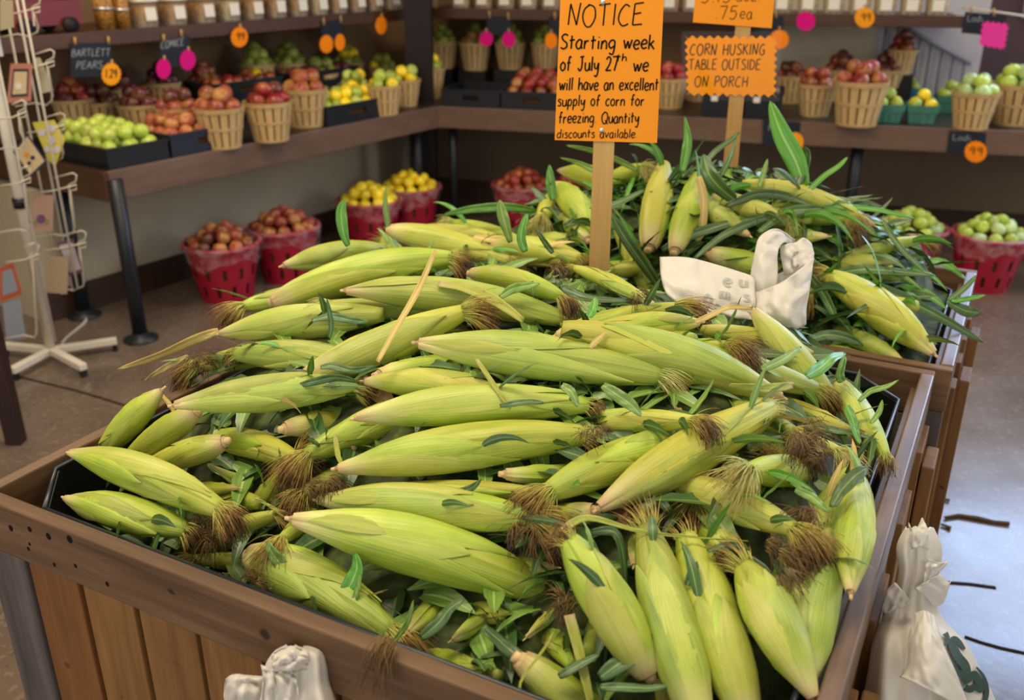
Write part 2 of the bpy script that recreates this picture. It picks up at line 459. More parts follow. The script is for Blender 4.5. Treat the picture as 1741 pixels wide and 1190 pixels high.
def isect(p, d, q, e):
    det = d.x * -e.y + e.x * d.y
    t = ((q.x - p.x) * -e.y + e.x * (q.y - p.y)) / det
    return t
# the two wall planes
WLp = L0 + nL * DEPL; WBp = B0 + nB * DEPB
tl = isect(WLp, dL, WBp, dB); CORN = WLp + dL * tl
WL = seg_box(CORN, dL, nL, -9.0, 0.2, 0, .12, 0, CEIL)
struct(WL.build('wall_left', M['wall_dark'], smooth=False))
# low tan wall under the counter, with its ledge
low = seg_box(L0, dL, nL, -.10, LEN_L + .45, .52, DEPL - .002, 0, ZB - .02)
struct(low.build('wall_left_lower', M['wall'], smooth=False))
bl = seg_box(L0, dL, nL, -.10, LEN_L + .40, .50, .519, 0, .14)
struct(bl.build('baseboard_left', M['base'], smooth=False))

# back wall in stretches of different colour
def aB(px):                                                  # distance along the back counter where the picture column px meets the wall
    q = PP(px, 100, WBp, nB); return (q - CORN).dot(dB)
def wall_piece(name, a0, a1, z0, z1, m, th=.12):
    return struct(seg_box(CORN, dB, nB, a0, a1, 0, th, z0, z1).build(name, m, smooth=False))
WINW = 1.75
wall_piece('wall_back_lower', -.1, 9, 0, .70, M['wall_back'])
struct(seg_box(CORN, dB, nB, -.25, 6.5, -.15, -.002, 0, ZB - .02).build('wall_back_ledge', M['wall_back'], smooth=False))
struct(seg_box(WLp, dL, nL, -4, -.10, -.012, -.001, .14, .70).build('wall_left_panel', M['wall'], smooth=False))
struct(seg_box(WLp, dL, nL, -4, -.10, -.022, -.001, 0, .14).build('baseboard_left_end', M['base'], smooth=False))
wall_piece('wall_back_dark', -.1, aB(1300), .70, CEIL, M['wall_dark'])
wall_piece('wall_back_tan', aB(1300), aB(1483), .70, CEIL, M['wall_tan'])
wall_piece('wall_back_grey', aB(1483), aB(1668), .70, CEIL, M['wall_grey'])
wall_piece('wall_back_mauve', aB(1668), aB(1722), .70, CEIL, M['wall_mauve'])
wall_piece('wall_back_sill', aB(1722), 9, .70, 1.24, M['wall_mauve'])
wall_piece('wall_back_head', aB(1722), 9, 2.95, CEIL, M['wall_mauve'])
wall_piece('wall_back_end', aB(1722) + WINW, 9, 1.24, 2.95, M['wall_mauve'])
bb = seg_box(CORN, dB, nB, -.2, 6.5, -.172, -.151, 0, .14)
struct(bb.build('baseboard_back', M['base'], smooth=False))
wf = MB(); a0 = aB(1722); a1 = a0 + WINW
for (x0, x1, z0, z1) in ((a0, a1, 1.24, 1.29), (a0, a1, 2.90, 2.95), (a0, a0 + .05, 1.24, 2.95), (a1 - .05, a1, 1.24, 2.95), (a0 + .85, a0 + .89, 1.24, 2.95)):
    seg_box(CORN, dB, nB, x0, x1, -.03, .06, z0, z1, wf)
wfo = struct(wf.build('window_1', plain('window_frame_grey', '#b9b3b4', .4, .5), smooth=False, bevel=.004))
m, nt, b = mat('window_glass'); b.inputs['Transmission Weight'].default_value = 1; b.inputs['Roughness'].default_value = .02; b.inputs['IOR'].default_value = 1.1
pane = seg_box(CORN, dB, nB, a0 + .05, a1 - .05, .015, .021, 1.29, 2.90)
struct(pane.build('window_pane', m, wfo, smooth=False))

_w = CORN + dB * (a0 + WINW / 2) - nB * .05 + UP * 1.88
area('window_daylight', _w, _w - nB, WINW - .1, 1.2, 105, (.44, .63, 1.0))
# wall with the shop door and window (daylight side), the door opening and window opening left free
def side_wall(name, y0, y1, z0, z1): struct(MB().box((RX + .06, (y0 + y1) / 2, (z0 + z1) / 2), (.12, y1 - y0, z1 - z0)).build(name, M['wall'], smooth=False))
side_wall('wall_right', -2.4, 1.6, 0, CEIL); side_wall('wall_right_sill', 1.6, 3.3, 0, 1.1); side_wall('wall_right_head', 1.6, 5.9, 2.9, CEIL)
side_wall('wall_right_pier', 3.3, 4.0, 0, 2.9); side_wall('wall_right_end', 5.7, 5.9, 0, 2.9)
df = MB()
for (y0, y1, z0, z1) in ((4.0, 4.08, 0, 2.9), (5.62, 5.7, 0, 2.9), (4.0, 5.7, 2.82, 2.9), (4.81, 4.89, 0, 2.9)):
    df.box((RX + .05, (y0 + y1) / 2, (z0 + z1) / 2), (.08, y1 - y0, z1 - z0))
struct(df.build('door_1', M['steel'], smooth=False))

# ceiling lamps
lampm, nt, b = mat('lamp_diffuser'); b.inputs['Emission Color'].default_value = (1, .82, .58, 1); b.inputs['Emission Strength'].default_value = 1.6
for i, (x, y) in enumerate(((-.5, 1.1), (1.6, 1.3), (-1.6, 3.1), (.9, 3.9), (-2.4, .4))):
    t = empty('ceiling_light', (x, y, CEIL), 0, ('white ceiling lamp over the front corn bin', 'white ceiling lamp over the aisle beside the corn bins', 'white ceiling lamp over the apple counter', 'white ceiling lamp in front of the back counter', 'white ceiling lamp over the card rack aisle')[i], 'ceiling lamp')
    fr = MB()
    for (cx, cy, sx, sy) in ((0, .28, 1.44, .06), (0, -.28, 1.44, .06), (.69, 0, .06, .5), (-.69, 0, .06, .5)): fr.box((cx, cy, -.03), (sx, sy, .06))
    fr.build('frame', M['white_metal'], t, smooth=False)
    MB().box((0, 0, -.02), (1.32, .5, .02)).build('diffuser', lampm, t, smooth=False)

# floor joints and cracks
def joint(pts, w=.008):
    mb = MB()
    q = [PZ(x, y, .0015) for x, y in pts]
    for a, b2 in zip(q, q[1:]):
        d = (b2 - a); L = d.length; d.normalize(); n = Vector((-d.y, d.x, 0))
        mb.box((a + b2) / 2, (L, w, .003), (d, n, UP))
    return mb
struct(joint([(30, 640), (130, 664), (300, 716)]).build('trim_1', M['joint'], smooth=False))
struct(joint([(1610, 990), (1650, 993), (1693, 999)], .010).build('trim_2', M['joint'], smooth=False))
struct(joint([(1640, 1082), (1668, 1092), (1700, 1101), (1760, 1114)], .008).build('trim_3', M['joint'], smooth=False))

# ------------------------------------------------------------------ counters (display tables)
def bracket_leg(root, p, h, r=.032):
    p = Vector(p)
    MB().tube([(p.x, p.y, 0.012), (p.x, p.y, h)], r, 16).build('leg', M['steel'], root)
    MB().lathe([(.0, 0), (.075, 0), (.075, .008), (.045, .02), (.034, .035), (0, .035)], 20, (p.x, p.y, 0)).build('foot_plate', M['steel'], root)
t1 = empty('display_table', (0, 0, 0), 0, 'brown produce counter behind the card rack, black crates and peck baskets on it', 'counter')
# the top meets the other counter in a mitre
mit = isect(L0 + nL * DEPL, dL, B0 + nB * DEPB, dB)
def slab(corners, z0, z1, mb):
    mb.add([(x, y, z0) for x, y in corners] + [(x, y, z1) for x, y in corners], [(3, 2, 1, 0), (4, 5, 6, 7), (0, 1, 5, 4), (1, 2, 6, 5), (2, 3, 7, 6), (3, 0, 4, 7)]); return mb
e = .002
A = L0 + nL * .0; Bc = LC; Cc = CORN - dL * .003 - nL * .003; D = L0 + nL * (DEPL - .004)
slab([(A.x, A.y), (Bc.x, Bc.y), (Cc.x, Cc.y), (D.x, D.y)], ZT - .03, ZT, MB()).build('table_top', M['table_top'], t1, smooth=False)
seg_box(L0, dL, nL, 0, LEN_L, -.022, 0, ZB, ZT + .004).build('front_board', M['shelf_l'], t1, smooth=False, bevel=.003)
seg_box(L0, dL, nL, -.022, 0, -.022, DEPL - .01, ZB, ZT + .004).build('end_board', M['shelf_d'], t1, smooth=False, bevel=.003)
q = PZ(240, 577, 0); bracket_leg(t1, q, ZT - .03)
bracket_leg(t1, LC - dL * .08 + nL * .10, ZT - .03)
bracket_leg(t1, L0 + dL * .05 + nL * .45, ZT - .03)
t2 = empty('display_table', (0, 0, 0), 0, 'brown produce counter along the back wall, peck baskets and green pint boxes on it', 'counter')
LEN_B = 4.1
E1 = B0 + dB * LEN_B; F1 = E1 + nB * (DEPB - .004); Cd = CORN + dB * .003 - nB * .003
slab([(B0.x + dB.x * .003, B0.y), (E1.x, E1.y), (F1.x, F1.y), (Cd.x, Cd.y)], ZT - .03, ZT, MB()).build('table_top', M['table_top'], t2, smooth=False)
seg_box(B0, dB, nB, .0, LEN_B, -.022, 0, ZB, ZT + .004).build('front_board', M['shelf_l'], t2, smooth=False, bevel=.003)
for px in (1453,):
    q = PP(px, 290, B0 + nB * .08, nB); bracket_leg(t2, (q.x, q.y, 0), ZT - .03)
bracket_leg(t2, B0 + dB * .06 + nB * .10, ZT - .03, .024)
bracket_leg(t2, B0 + dB * 3.8 + nB * .10, ZT - .03)
# dark square post in the corner, behind the leg
cp = PZ(716, 372, 0)
struct(MB().box((LC.x + .09 + nL.x * .25, LC.y + nL.y * .25 + .12, CEIL / 2 * 0 + 1.65), (.16, .16, 3.29)).build('wall_corner_post', M['wall_dark'] if 0 else plain('dark_post', '#1d1210', .5, .3), smooth=False))

# ------------------------------------------------------------------ upper shelves
ZU0, ZU1, SETB = 1.206, 1.270, 0.42
ULp = L0 + nL * SETB; UBp = B0 + nB * SETB
tU = isect(ULp, dL, UBp, dB); UC = ULp + dL * tU
s1 = empty('wall_shelf', (0, 0, 0), 0, 'dark brown upper shelf of tubs above the apple counter behind the card rack', 'shelf')
seg_box(UC, dL, nL, -3.2, -.002, 0, .022, ZU0, ZU1).build('front_board', M['shelf_d'], s1, smooth=False, bevel=.003)
seg_box(UC, dL, nL, -3.2, -.02, .0222, DEPL - SETB - .003, ZU1 - .03, ZU1 - .003).build('shelf_board', M['shelf_d'], s1, smooth=False)
s2 = empty('wall_shelf', (0, 0, 0), 0, 'dark brown upper shelf of tubs above the back counter', 'shelf')
aend = (PP(1641, 20, UBp, nB) - UC).dot(dB)
seg_box(UC, dB, nB, .002, aend, 0, .022, ZU0 + .01, ZU1 + .008).build('front_board', M['shelf_d'], s2, smooth=False, bevel=.003)
seg_box(UC, dB, nB, .02, aend, .0222, DEPB - SETB - .003, ZU1 - .03, ZU1 - .003).build('shelf_board', M['shelf_d'], s2, smooth=False)
seg_box(UC, dB, nB, aend - .03, aend, .022, DEPB - SETB - .004, ZU0 + .012, ZU1 - .03).build('bracket', M['shelf_d'], s2, smooth=False)

# stair rail seen against the grey panelled wall
sr = empty('stair_rail', (0, 0, 0), 0, 'sloping grey stair rail with thin balusters against the grey wall above the back counter', 'stair rail')
nBk = WBp - nB * .03
def onw(px, py, off=.03): return PP(px, py, WBp - nB * off, nB)
pA, pB = onw(1500, 26), onw(1650, 108)
MB().tube([pA, pB], .014, 8).build('handrail', plain('rail_grey', '#8a858e', .5, .4), sr)
mb = MB()
for i in range(8):
    p = pA.lerp(pB, (i + .5) / 8); mb.tube([p, (p.x, p.y, .78)], .006, 6)
mb.build('baluster_lattice', plain('baluster_grey', '#77727c', .5, .4), sr)
# ================================================================== corn bins
D_ = 0.73; ZR = CAM_H - D_                                   # rim height
O1 = Vector((.367 * D_, .849 * D_, 0))
AX = Vector((-.8827, .4699, 0)).normalized()                  # along the near board, towards the card rack
BX = Vector((.4699, .8827, 0)).normalized()                   # away from the camera
W1, L1 = 1.20, 1.133
W2, L2 = 1.20, 0.69
def frame(o):
    """matrix of a bin: local x along AX from the near corner on the floor side, y along BX"""
    m = Matrix.Identity(4)
    for i in range(3): m[i][0] = AX[i]; m[i][1] = BX[i]; m[i][2] = UP[i]; m[i][3] = o[i]
    return m
# AX x BX points down (AX is left, BX is ahead): keep a proper rotation by mirroring local x
def bin_empty(name, o, label):
    e = empty(name, (o.x, o.y, 0), math.atan2(BX.y, BX.x) - math.pi / 2, label, 'produce bin'); return e
def make_bin(o, W, L, label, back=True, front=True):
    """local frame: x runs from -W (card rack side) to 0 (floor side), y from 0 (near) to L"""
    e = bin_empty('wooden_produce_bin', o, label)
    th, rh = .024, .088
    z0 = ZR - rh
    R = random.Random(W * 7 + L)
    if front:
        MB().box((-W / 2, th / 2, ZR - rh / 2), (W, th, rh)).build('rim_board', M['rim_x'], e, smooth=False, bevel=.003)
    MB().box((-th / 2, L / 2 + th / 2 * 0, ZR - rh / 2 + .001), (th, L - 2 * th - .001, rh)).build('rim_board', M['rim_y'], e, smooth=False, bevel=.003)
    MB().box((-W + th / 2, L / 2, ZR - rh / 2 + .001), (th, L - 2 * th - .001, rh)).build('rim_board', M['rim_y'], e, smooth=False, bevel=.003)
    MB().box((-W / 2, L - th / 2, ZR - rh / 2), (W, th, rh)).build('rim_board', M['rim_x'], e, smooth=False, bevel=.003)
    # thin rail on the floor side, a little lower than the rim
    MB().box((-th - .0065, L / 2, ZR - .030 - .025), (.011, L - 2 * th - .01, .05)).build('inner_rail', M['rim_y'], e, smooth=False, bevel=.002)
    # corner posts (grey, weathered)
    for (x, y) in ((-W + .045, .012), (-.045, .012), (-W + .045, L - .012), (-.045, L - .012)):
        MB().box((x, y, (ZR - .0885 + .10) / 2), (.086, .022, ZR - .0885 - .10)).build('corner_post', M['rim_post'], e, smooth=False, bevel=.003)
    # planks: near side, floor side, card rack side, far side
    def planks(n, a0, a1, face):
        w = (a1 - a0) / n
        for i in range(n):
            c = a0 + w * (i + .5); ww = w - R.uniform(.006, .016)
            hz0, hz1 = .113, z0 - .001
            mm = M['slat'] if R.random() < .65 else M['slat_dark']
            if face == 'near': b = ((c, .012, (hz0 + hz1) / 2), (ww, .018, hz1 - hz0))
            elif face == 'far': b = ((c, L - .012, (hz0 + hz1) / 2), (ww, .018, hz1 - hz0))
            elif face == 'floor': b = ((-.012 + .012 * (i % 2), c, (hz0 + hz1) / 2), (.018, ww, hz1 - hz0))
            else: b = ((-W + .012, c, (hz0 + hz1) / 2), (.018, ww, hz1 - hz0))
            MB().box(*b).build('plank', mm, e, smooth=False, bevel=.002)
    planks(9, -W + .092, -.092, 'near')
    planks(8, .05, L - .05, 'floor'); planks(8, .05, L - .05, 'rack'); planks(9, -W + .092, -.092, 'far')
    # pallet foot
    for x in (-W + .06, -W / 2, -.02):
        MB().box((x, L / 2, .05), (.11, L, .10)).build('pallet_runner', M['rim_y'], e, smooth=False, bevel=.003)
    MB().box((-W / 2, L / 2, .106), (W - .1, L - .1, .012)).build('bottom_board', M['slat_dark'], e, smooth=False)
    # outer stiffening posts on the floor side
    for y in (.30, L - .12):
        MB().box((.022, y, .38), (.022, .09, .74)).build('side_batten', M['slat'], e, smooth=False, bevel=.003)
    return e
bin1 = make_bin(O1, W1, L1, 'big weathered wooden bin in front, heaped with husk-yellow sweet corn')
O2 = Vector((1.13 * D_, 2.2 * D_, 0)) + BX * .012
bin2 = make_bin(O2, W2, L2, 'smaller wooden bin behind the notice sign, heaped with dark-leaved corn')
def B1L(x, y, z): return O1 + AX * (-x) + BX * y + UP * z      # x: -W..0
def B2L(x, y, z): return O2 + AX * (-x) + BX * y + UP * z

def liner(o, W, L, label, top, ch=.085):
    e = empty('bin_liner', (o.x, o.y, 0), math.atan2(BX.y, BX.x) - math.pi / 2, label, 'liner')
    x0, x1, y0, y1 = -W + .030, -.044, .030, L - .060
    def ringp(d, z):
        a, b2, c, f = x0 + d, x1 - d, y0 + d, y1 - d; k = ch
        return [Vector(p) for p in ((a + k, c, z), (b2 - k, c, z), (b2, c + k, z), (b2, f - k, z), (b2 - k, f, z), (a + k, f, z), (a, f - k, z), (a, c + k, z))]
    mb = MB().grid([ringp(.03, top - .42), ringp(.0, top - .006), ringp(-.0, top), ringp(.006, top), ringp(.0065, top - .01), ringp(.036, top - .412)], closed=True)
    mb.add(ringp(.036, top - .412), [tuple(range(8))]); mb.add(ringp(.03, top - .42), [tuple(reversed(range(8)))])
    mb.build('tray_wall', M['liner'], e, smooth=False)
    mb = MB(); r = ringp(.002, top + .002); mb.tube(r + [r[0]], .0042, 6)
    mb.build('rolled_edge', M['liner_edge'], e)
    return e
liner(O1, W1, L1, 'black plastic tray inside the front corn bin, bare at its clipped corner', ZR - .012)
liner(O2, W2, L2, 'black plastic tray inside the rear corn bin, nearly hidden by leaves', ZR - .03, .05)

mb = MB()                                                      # dark nail marks on the near rim board
for (px, py, r) in ((18, 898, .0045), (50, 900, .004), (118, 917, .0055), (82, 912, .005), (128, 962, .003), (48, 933, .003), (50, 925, .0025), (182, 993, .0035), (92, 960, .003)):
    n_ = -BX; p_ = PP(px, py, O1 + n_ * .0006, n_)
    q_ = p_ - O1; lx, ly = -q_.dot(AX), q_.dot(BX)
    mb.add([Vector((lx + r * math.cos(k * .7854), ly, p_.z + r * 1.2 * math.sin(k * .7854))) for k in range(8)], [tuple(range(8))])
mb.build('nail_marks', plain('nail_stain', '#1d1512', .8, .1), bin1, smooth=False)
# ================================================================== the corn
def sstep(x, a, b):
    t = min(1, max(0, (x - a) / (b - a))); return t * t * (3 - 2 * t)
def loc1(p):
    q = p - O1; return -q.dot(AX), q.dot(BX)
def loc2(p):
    q = p - O2; return -q.dot(AX), q.dot(BX)
def heap1(p):
    x, y = loc1(p)
    h = -.075 + .235 * sstep(y, .0, .52) + .02 * sstep(y, .5, .8) - .10 * sstep(y, .85, 1.14)
    r = sstep(-x, .0, .34); h -= .17 * (1 - r) * sstep(y, .1, .9)
    l = sstep(x + W1, .0, .26); h -= (.10 - .05 * sstep(y, .45, .8)) * (1 - l)
    return ZR + h
def heap2(p):
    x, y = loc2(p)
    c = math.exp(-((x + .58) / .47) ** 2)
    h = .02 + .19 * c * sstep(y, -.05, .40) - .06 * (1 - sstep(y, .0, .2)) - .05 * sstep(y, .5, .7)
    h += .05 * sstep(-x, .02, .25) * sstep(y, .1, .4)
    return ZR + h
def hit(px, py, fn, lift=0.0):
    d = ray(px, py); t = .35
    while t < 4.2:
        p = EYE + d * t
        if p.z < fn(p) + lift: return t
        t += .004
    return t
# name: butt x,y, tip x,y, width, layer, bend(px, + up in the picture), kind, flags, label
# flags: s silk amount 0-3, b brownness, f flag leaves, h hidden silk, P long pointed butt, G green, Y yellow
EARS1 = [
 (478,453,655,424, 44,2, 4,'P','s0f2','slim ear at the back of the front heap with dry strands at its butt'),
 (463,514,768,440, 66,4, 8,'N','s2b2f2','long ear pointing up towards the notice stake, first of the back corner'),
 (742,400,655,408, 52,3, 4,'N','s2b1f4','short ear with yellow silk and an upright leaf, topping the back corner'),
 (662,392,868,445, 46,5, 4,'N','s2b2f3','yellow ear slanting down to a brown tuft near the notice stake'),
 (690,398,858,410, 34,2, 6,'N','s0f1','yellow ear lying along the very back edge of the front heap'),
 (838,420,988,442, 50,3, 4,'N','s2b1f4','ear with three small upright leaves beside the notice stake'),
 (1086,494,975,455, 27,4, 3,'P','s1b1f0','thin yellow tapering ear beside the foot of the notice stake'),
 (800,465,955,505, 42,2, 6,'N','s2b2f2','ear with a brown tuft under the notice stake, behind the crossing dry strip'),
 (584,494,962,545, 62,4,16,'P','s2b2f2','long bowed ear with a pale loose husk strip along its back'),
 (705,512,560,518, 38,3, 2,'N','s2b0f1','ear showing only a yellow silk ball below the long bowed ear'),
 (373,568,650,535, 60,4, 6,'P','s0f3','pale green ear with a long dry leaf trailing over the floor'),
 (556,606,790,530, 66,5, 4,'N','s3b1f1','yellow ear rising to a silk ball, crossed by a tall dry stalk'),
 (651,626,400,603, 55,5, 5,'P','s1b1f3','ear with a brown tendril stuck across its middle'),
 (540,478,412,522, 42,2, 4,'N','s3b1f1','ear whose golden silk beard hangs out over the floor beside the red baskets'),
 (600,520,430,560, 34,1, 2,'N','s0f2','half hidden ear beneath the golden beard'),
 (430,588,335,622, 38,3, 2,'N','s3b2f3','ear with a dark brown silk clump at the card rack edge of the heap'),
 (292,690,606,656, 60,5, 6,'P','s2b2f4','broad green ear with dry frayed leaves at its butt above the bare corner'),
 (277,661,165,780, 46,6, 4,'P','s0f1','ear standing on end at the bin edge, pale butt up'),
 (338,698,210,790, 50,7, 3,'N','s0f2','second slanting ear beside the one on end at the bin edge'),
 (385,750,240,798, 46,4, 3,'N','s0f1','third slanting ear, behind the big ear over the bare tray corner'),
 (118,770,378,868, 66,7, 9,'P','s2b2f1','big ear with a hooked pale butt over the bare tray corner'),
 (110,846,318,902, 62,6, 5,'P','s1b2f3','ear lying against the near board at the bare tray corner'),
 (372,726,505,782, 52,6,10,'N','s2b1f3','bent ear curling down towards a yellow tuft behind the bare corner'),
 (418,850,508,775, 38,7, 2,'N','s2b1f3','narrow ear climbing from the brown silk mat to the yellow tuft'),
 (361,792,436,806, 24,3, 2,'P','s0f0','small pale butt poking out between the slanting ears'),
 (409,830,285,818, 28,4, 3,'P','s0f1','thin pale ear wedged behind the big hooked ear'),
 (302,914,472,874, 40,6, 5,'P','s2b1f2','ear with a blunt cream butt beside the brown silk mat'),
 (402,932,325,950, 34,4, 2,'P','s1b2f1','greyish butt end under the blunt cream one'),
 (520,862,478,918, 38,6, 2,'N','s3b1f1','ear hanging tip down with a golden silk ball'),
 (662,682,520,775, 58,5, 4,'N','s3b1f2','ear sliding down to a yellow and brown silk clump in mid heap'),
 (560,800,510,842, 52,4, 3,'N','s2b1f1','stubby green ear end pointing at the viewer in mid heap'),
 (602,712,1002,690, 70,6, 8,'P','s1b2f3','long ear third from the top of the stacked middle ears, with a split pale butt'),
 (618,648,850,668, 52,5, 5,'P','s0f1','ear with a browned pink butt between two long middle ears'),
 (570,797,1000,740, 84,8,10,'P','s1b2f2','longest middle ear with a cream husk seam, above the smooth straight one'),
 (706,583,1128,640, 74,8, 7,'P','s2b0f3','long ear with a frayed grey butt and a white silk tip'),
 (1332,677,955,560, 80,7,16,'P','s0f1','large yellow ear whose pinkish pointed butt aims at the tray edge on the floor side'),
 (538,850,912,882, 76,9, 5,'P','s3b2f2','smooth straight ear with a brown silk beard, lying across the front'),
 (1014,868,850,882, 50,7, 0,'N','s0f1','short tapered end beyond the brown beard at the front'),
 (492,882,935,1008, 98,10,14,'P','s3b1f1','largest ear, with a pale spike at its butt, lying across the front'),
 (424,944,668,1078, 86,9,10,'N','s3b2f5','ear with many small leaves draping its brown beard over the near board'),
 (1165,720,930,838, 76,8, 8,'P','s3b1f1','ear with white and brown silk, next to the biggest slanting one'),
 (1014,868,1315,694, 82,9, 6,'P','s1b0f4','big slanting ear with a brown curl of silk stuck on its flank'),
 (590,846,905,836, 44,4, 3,'N','s2b1f2','ear squeezed below the longest middle ear'),
 (948,965,795,935, 38,4, 2,'P','s0f1','brown spotted ear end under the largest front ear'),
 (1105,1150,966,918, 88,6, 5,'N','s1b2f2','ear standing head down, first of the front upright row'),
 (1195,1235,1100,898, 94,8, 8,'N','s2b1f1','ear with a narrow neck, second of the front upright row'),
 (1275,1240,1166,912, 92,8, 6,'N','s1b1f2','ear with a brown scar, third of the front upright row'),
 (1384,1192,1264,962, 90,9, 8,'P','s2b2f0','ear with a twisted yellow butt, fourth of the front upright row'),
 (1368,1165,1415,905, 80,8, 8,'N','s1b2f2','ear with two stub leaves at the tray edge, last of the front upright row'),
 (1447,1012,1462,818, 72,9, 8,'P','s0f2','shiny ear hanging over the tray edge with a thread at its butt'),
 (1200,812,1352,902, 64,8, 6,'N','s3b2f3','ear ending in a spread brown silk fan above the front upright row'),
 (1432,846,1322,788, 54,7, 6,'N','s2b1f2','bent ear near the tray edge, leaf across its middle'),
 (1345,770,1272,800, 56,8, 3,'N','s3b0f2','ear showing a big pale silk ball below the brown mat'),
 (1264,974,1205,872, 72,6, 3,'P','s0f2','short ear with a pale chipped butt between the upright row'),
 (1077,964,1085,900, 38,4, 1,'P','s0f2','ear seen end on, round cream butt between two uprights'),
 (1090,598,1392,664, 60,6, 8,'N','s2b2f3','ear running beside the large yellow one to a brown tuft'),
 (1278,524,1432,682, 60,5, 7,'P','s0f3','yellow ear pointing up at the white bag on the heap'),
 (1425,650,1505,778, 44,4, 4,'N','s1b1f3','ear sliding down into the tray on the floor side'),
 (1192,548,985,572, 48,4, 5,'P','s0f2','yellow ear with a loose strip pointing at the white bag'),
 (985,548,1150,522, 44,5, 4,'N','s3b2f3','ear whose brown tuft lies over a yellow ear near the white bag'),
 (1388,602,1195,560, 38,4, 4,'P','s0f1','slim ear with a sharp pink butt under the white bag'),
 (1140,575,1238,586, 36,5, 2,'N','s3b2f2','short ear end with a grey brown tuft under the white bag'),
 (1350,672,1448,735, 40,4, 3,'N','s2b1f2','ear end by the bare side of the tray, brown frayed tip'),
 (1350,715,1428,768, 38,5, 2,'N','s2b0f1','ear end with drooping yellow silk by the tray edge'),
 (1285,682,1352,735, 42,5, 2,'N','s3b2f4','leafy ear end over a big brown silk mat'),
 (1040,690,1180,716, 46,4, 3,'N','s2b2f4','ear tip with torn leaves below the large yellow ear'),
 (845,566,970,625, 48,4, 3,'N','s0f2','plain ear between the two big crossing ears'),
 (945,583,1030,622, 28,5, 1,'N','s0f0','thin cut end beside the plain ear in the middle'),
 (640,640,745,596, 52,4, 3,'N','s0f1','ear under the frayed grey butt'),
 (690,1078,735,1010, 40,5, 1,'P','s0f1','cream butt end peeping below the largest front ear'),
 (766,1090,815,1035, 36,4, 1,'P','s0f1','second cream butt end below the largest front ear'),
 (720,1092,848,1150, 52,3, 3,'N','s0f3','green ear low against the near board'),
 (822,1075,985,1185, 72,4, 4,'N','s0f4','green ear with dark leaves in the near trough'),
 (880,1120,1030,1215, 80,5, 5,'N','s0f2','green ear at the bottom of the trough by the near board'),
 (893,1086,940,1010, 26,6, 0,'P','s0f0','pale cut stalk end standing in the near trough'),
 (930,1050,972,1130, 38,4, 1,'N','s0f1','dry ear beside the standing pale stalk'),
 (1340,960,1362,1035, 46,4, 2,'N','s0f1','ear half hidden between the last two uprights'),
 (1112,1088,1150,1210, 40,5, 3,'P','s0f1','split ear leaning on the second upright'),
 (855,806,985,778, 38,5, 2,'N','s0f1','narrow ear tip under the longest middle ear'),
 (330,820,440,855, 46,3, 2,'N','s0f1','ear sunk behind the hooked big ear'),
 (480,730,560,690, 46,3, 2,'N','s0f3','leafy ear end behind the mid heap silk clump'),
 (600,760,560,720, 40,2, 2,'N','s0f3','green ear deep behind the mid heap silk clump'),
 (1085,760,1010,720, 50,3, 2,'N','s0f3','ear sunk among leaves under the white silk tip'),
 (1210,770,1180,860, 54,4, 2,'N','s3b1f2','ear tip with golden silk under the big slanting ear'),
 (440,640,560,668, 44,3, 2,'N','s0f2','ear buried behind the broad green ear'),
 (745,560,850,590, 46,3, 2,'N','s0f1','ear buried beneath the yellow silk ball'),
 (1240,640,1330,700, 46,3, 2,'N','s0f2','ear buried between the large yellow ear and the brown tuft'),
 (1400,890,1440,800, 46,3, 2,'N','s1b1f2','ear buried at the tray edge behind the shiny one'),
 (640,880,520,850, 44,3, 2,'N','s0f1','ear buried under the smooth straight ear'),
 (1060,880,1140,830, 50,3, 2,'N','s0f1','ear buried under the big slanting ear'),
 (1040,1010,1000,1110, 50,3, 2,'N','s0f2','ear buried behind the first upright'),
 (760,1000,860,1050, 50,3, 2,'N','s0f2','ear buried under the tail of the largest ear'),
 (1085,545,1180,575, 40,2, 2,'N','s0f2','ear buried under the yellow strip ear'),
]
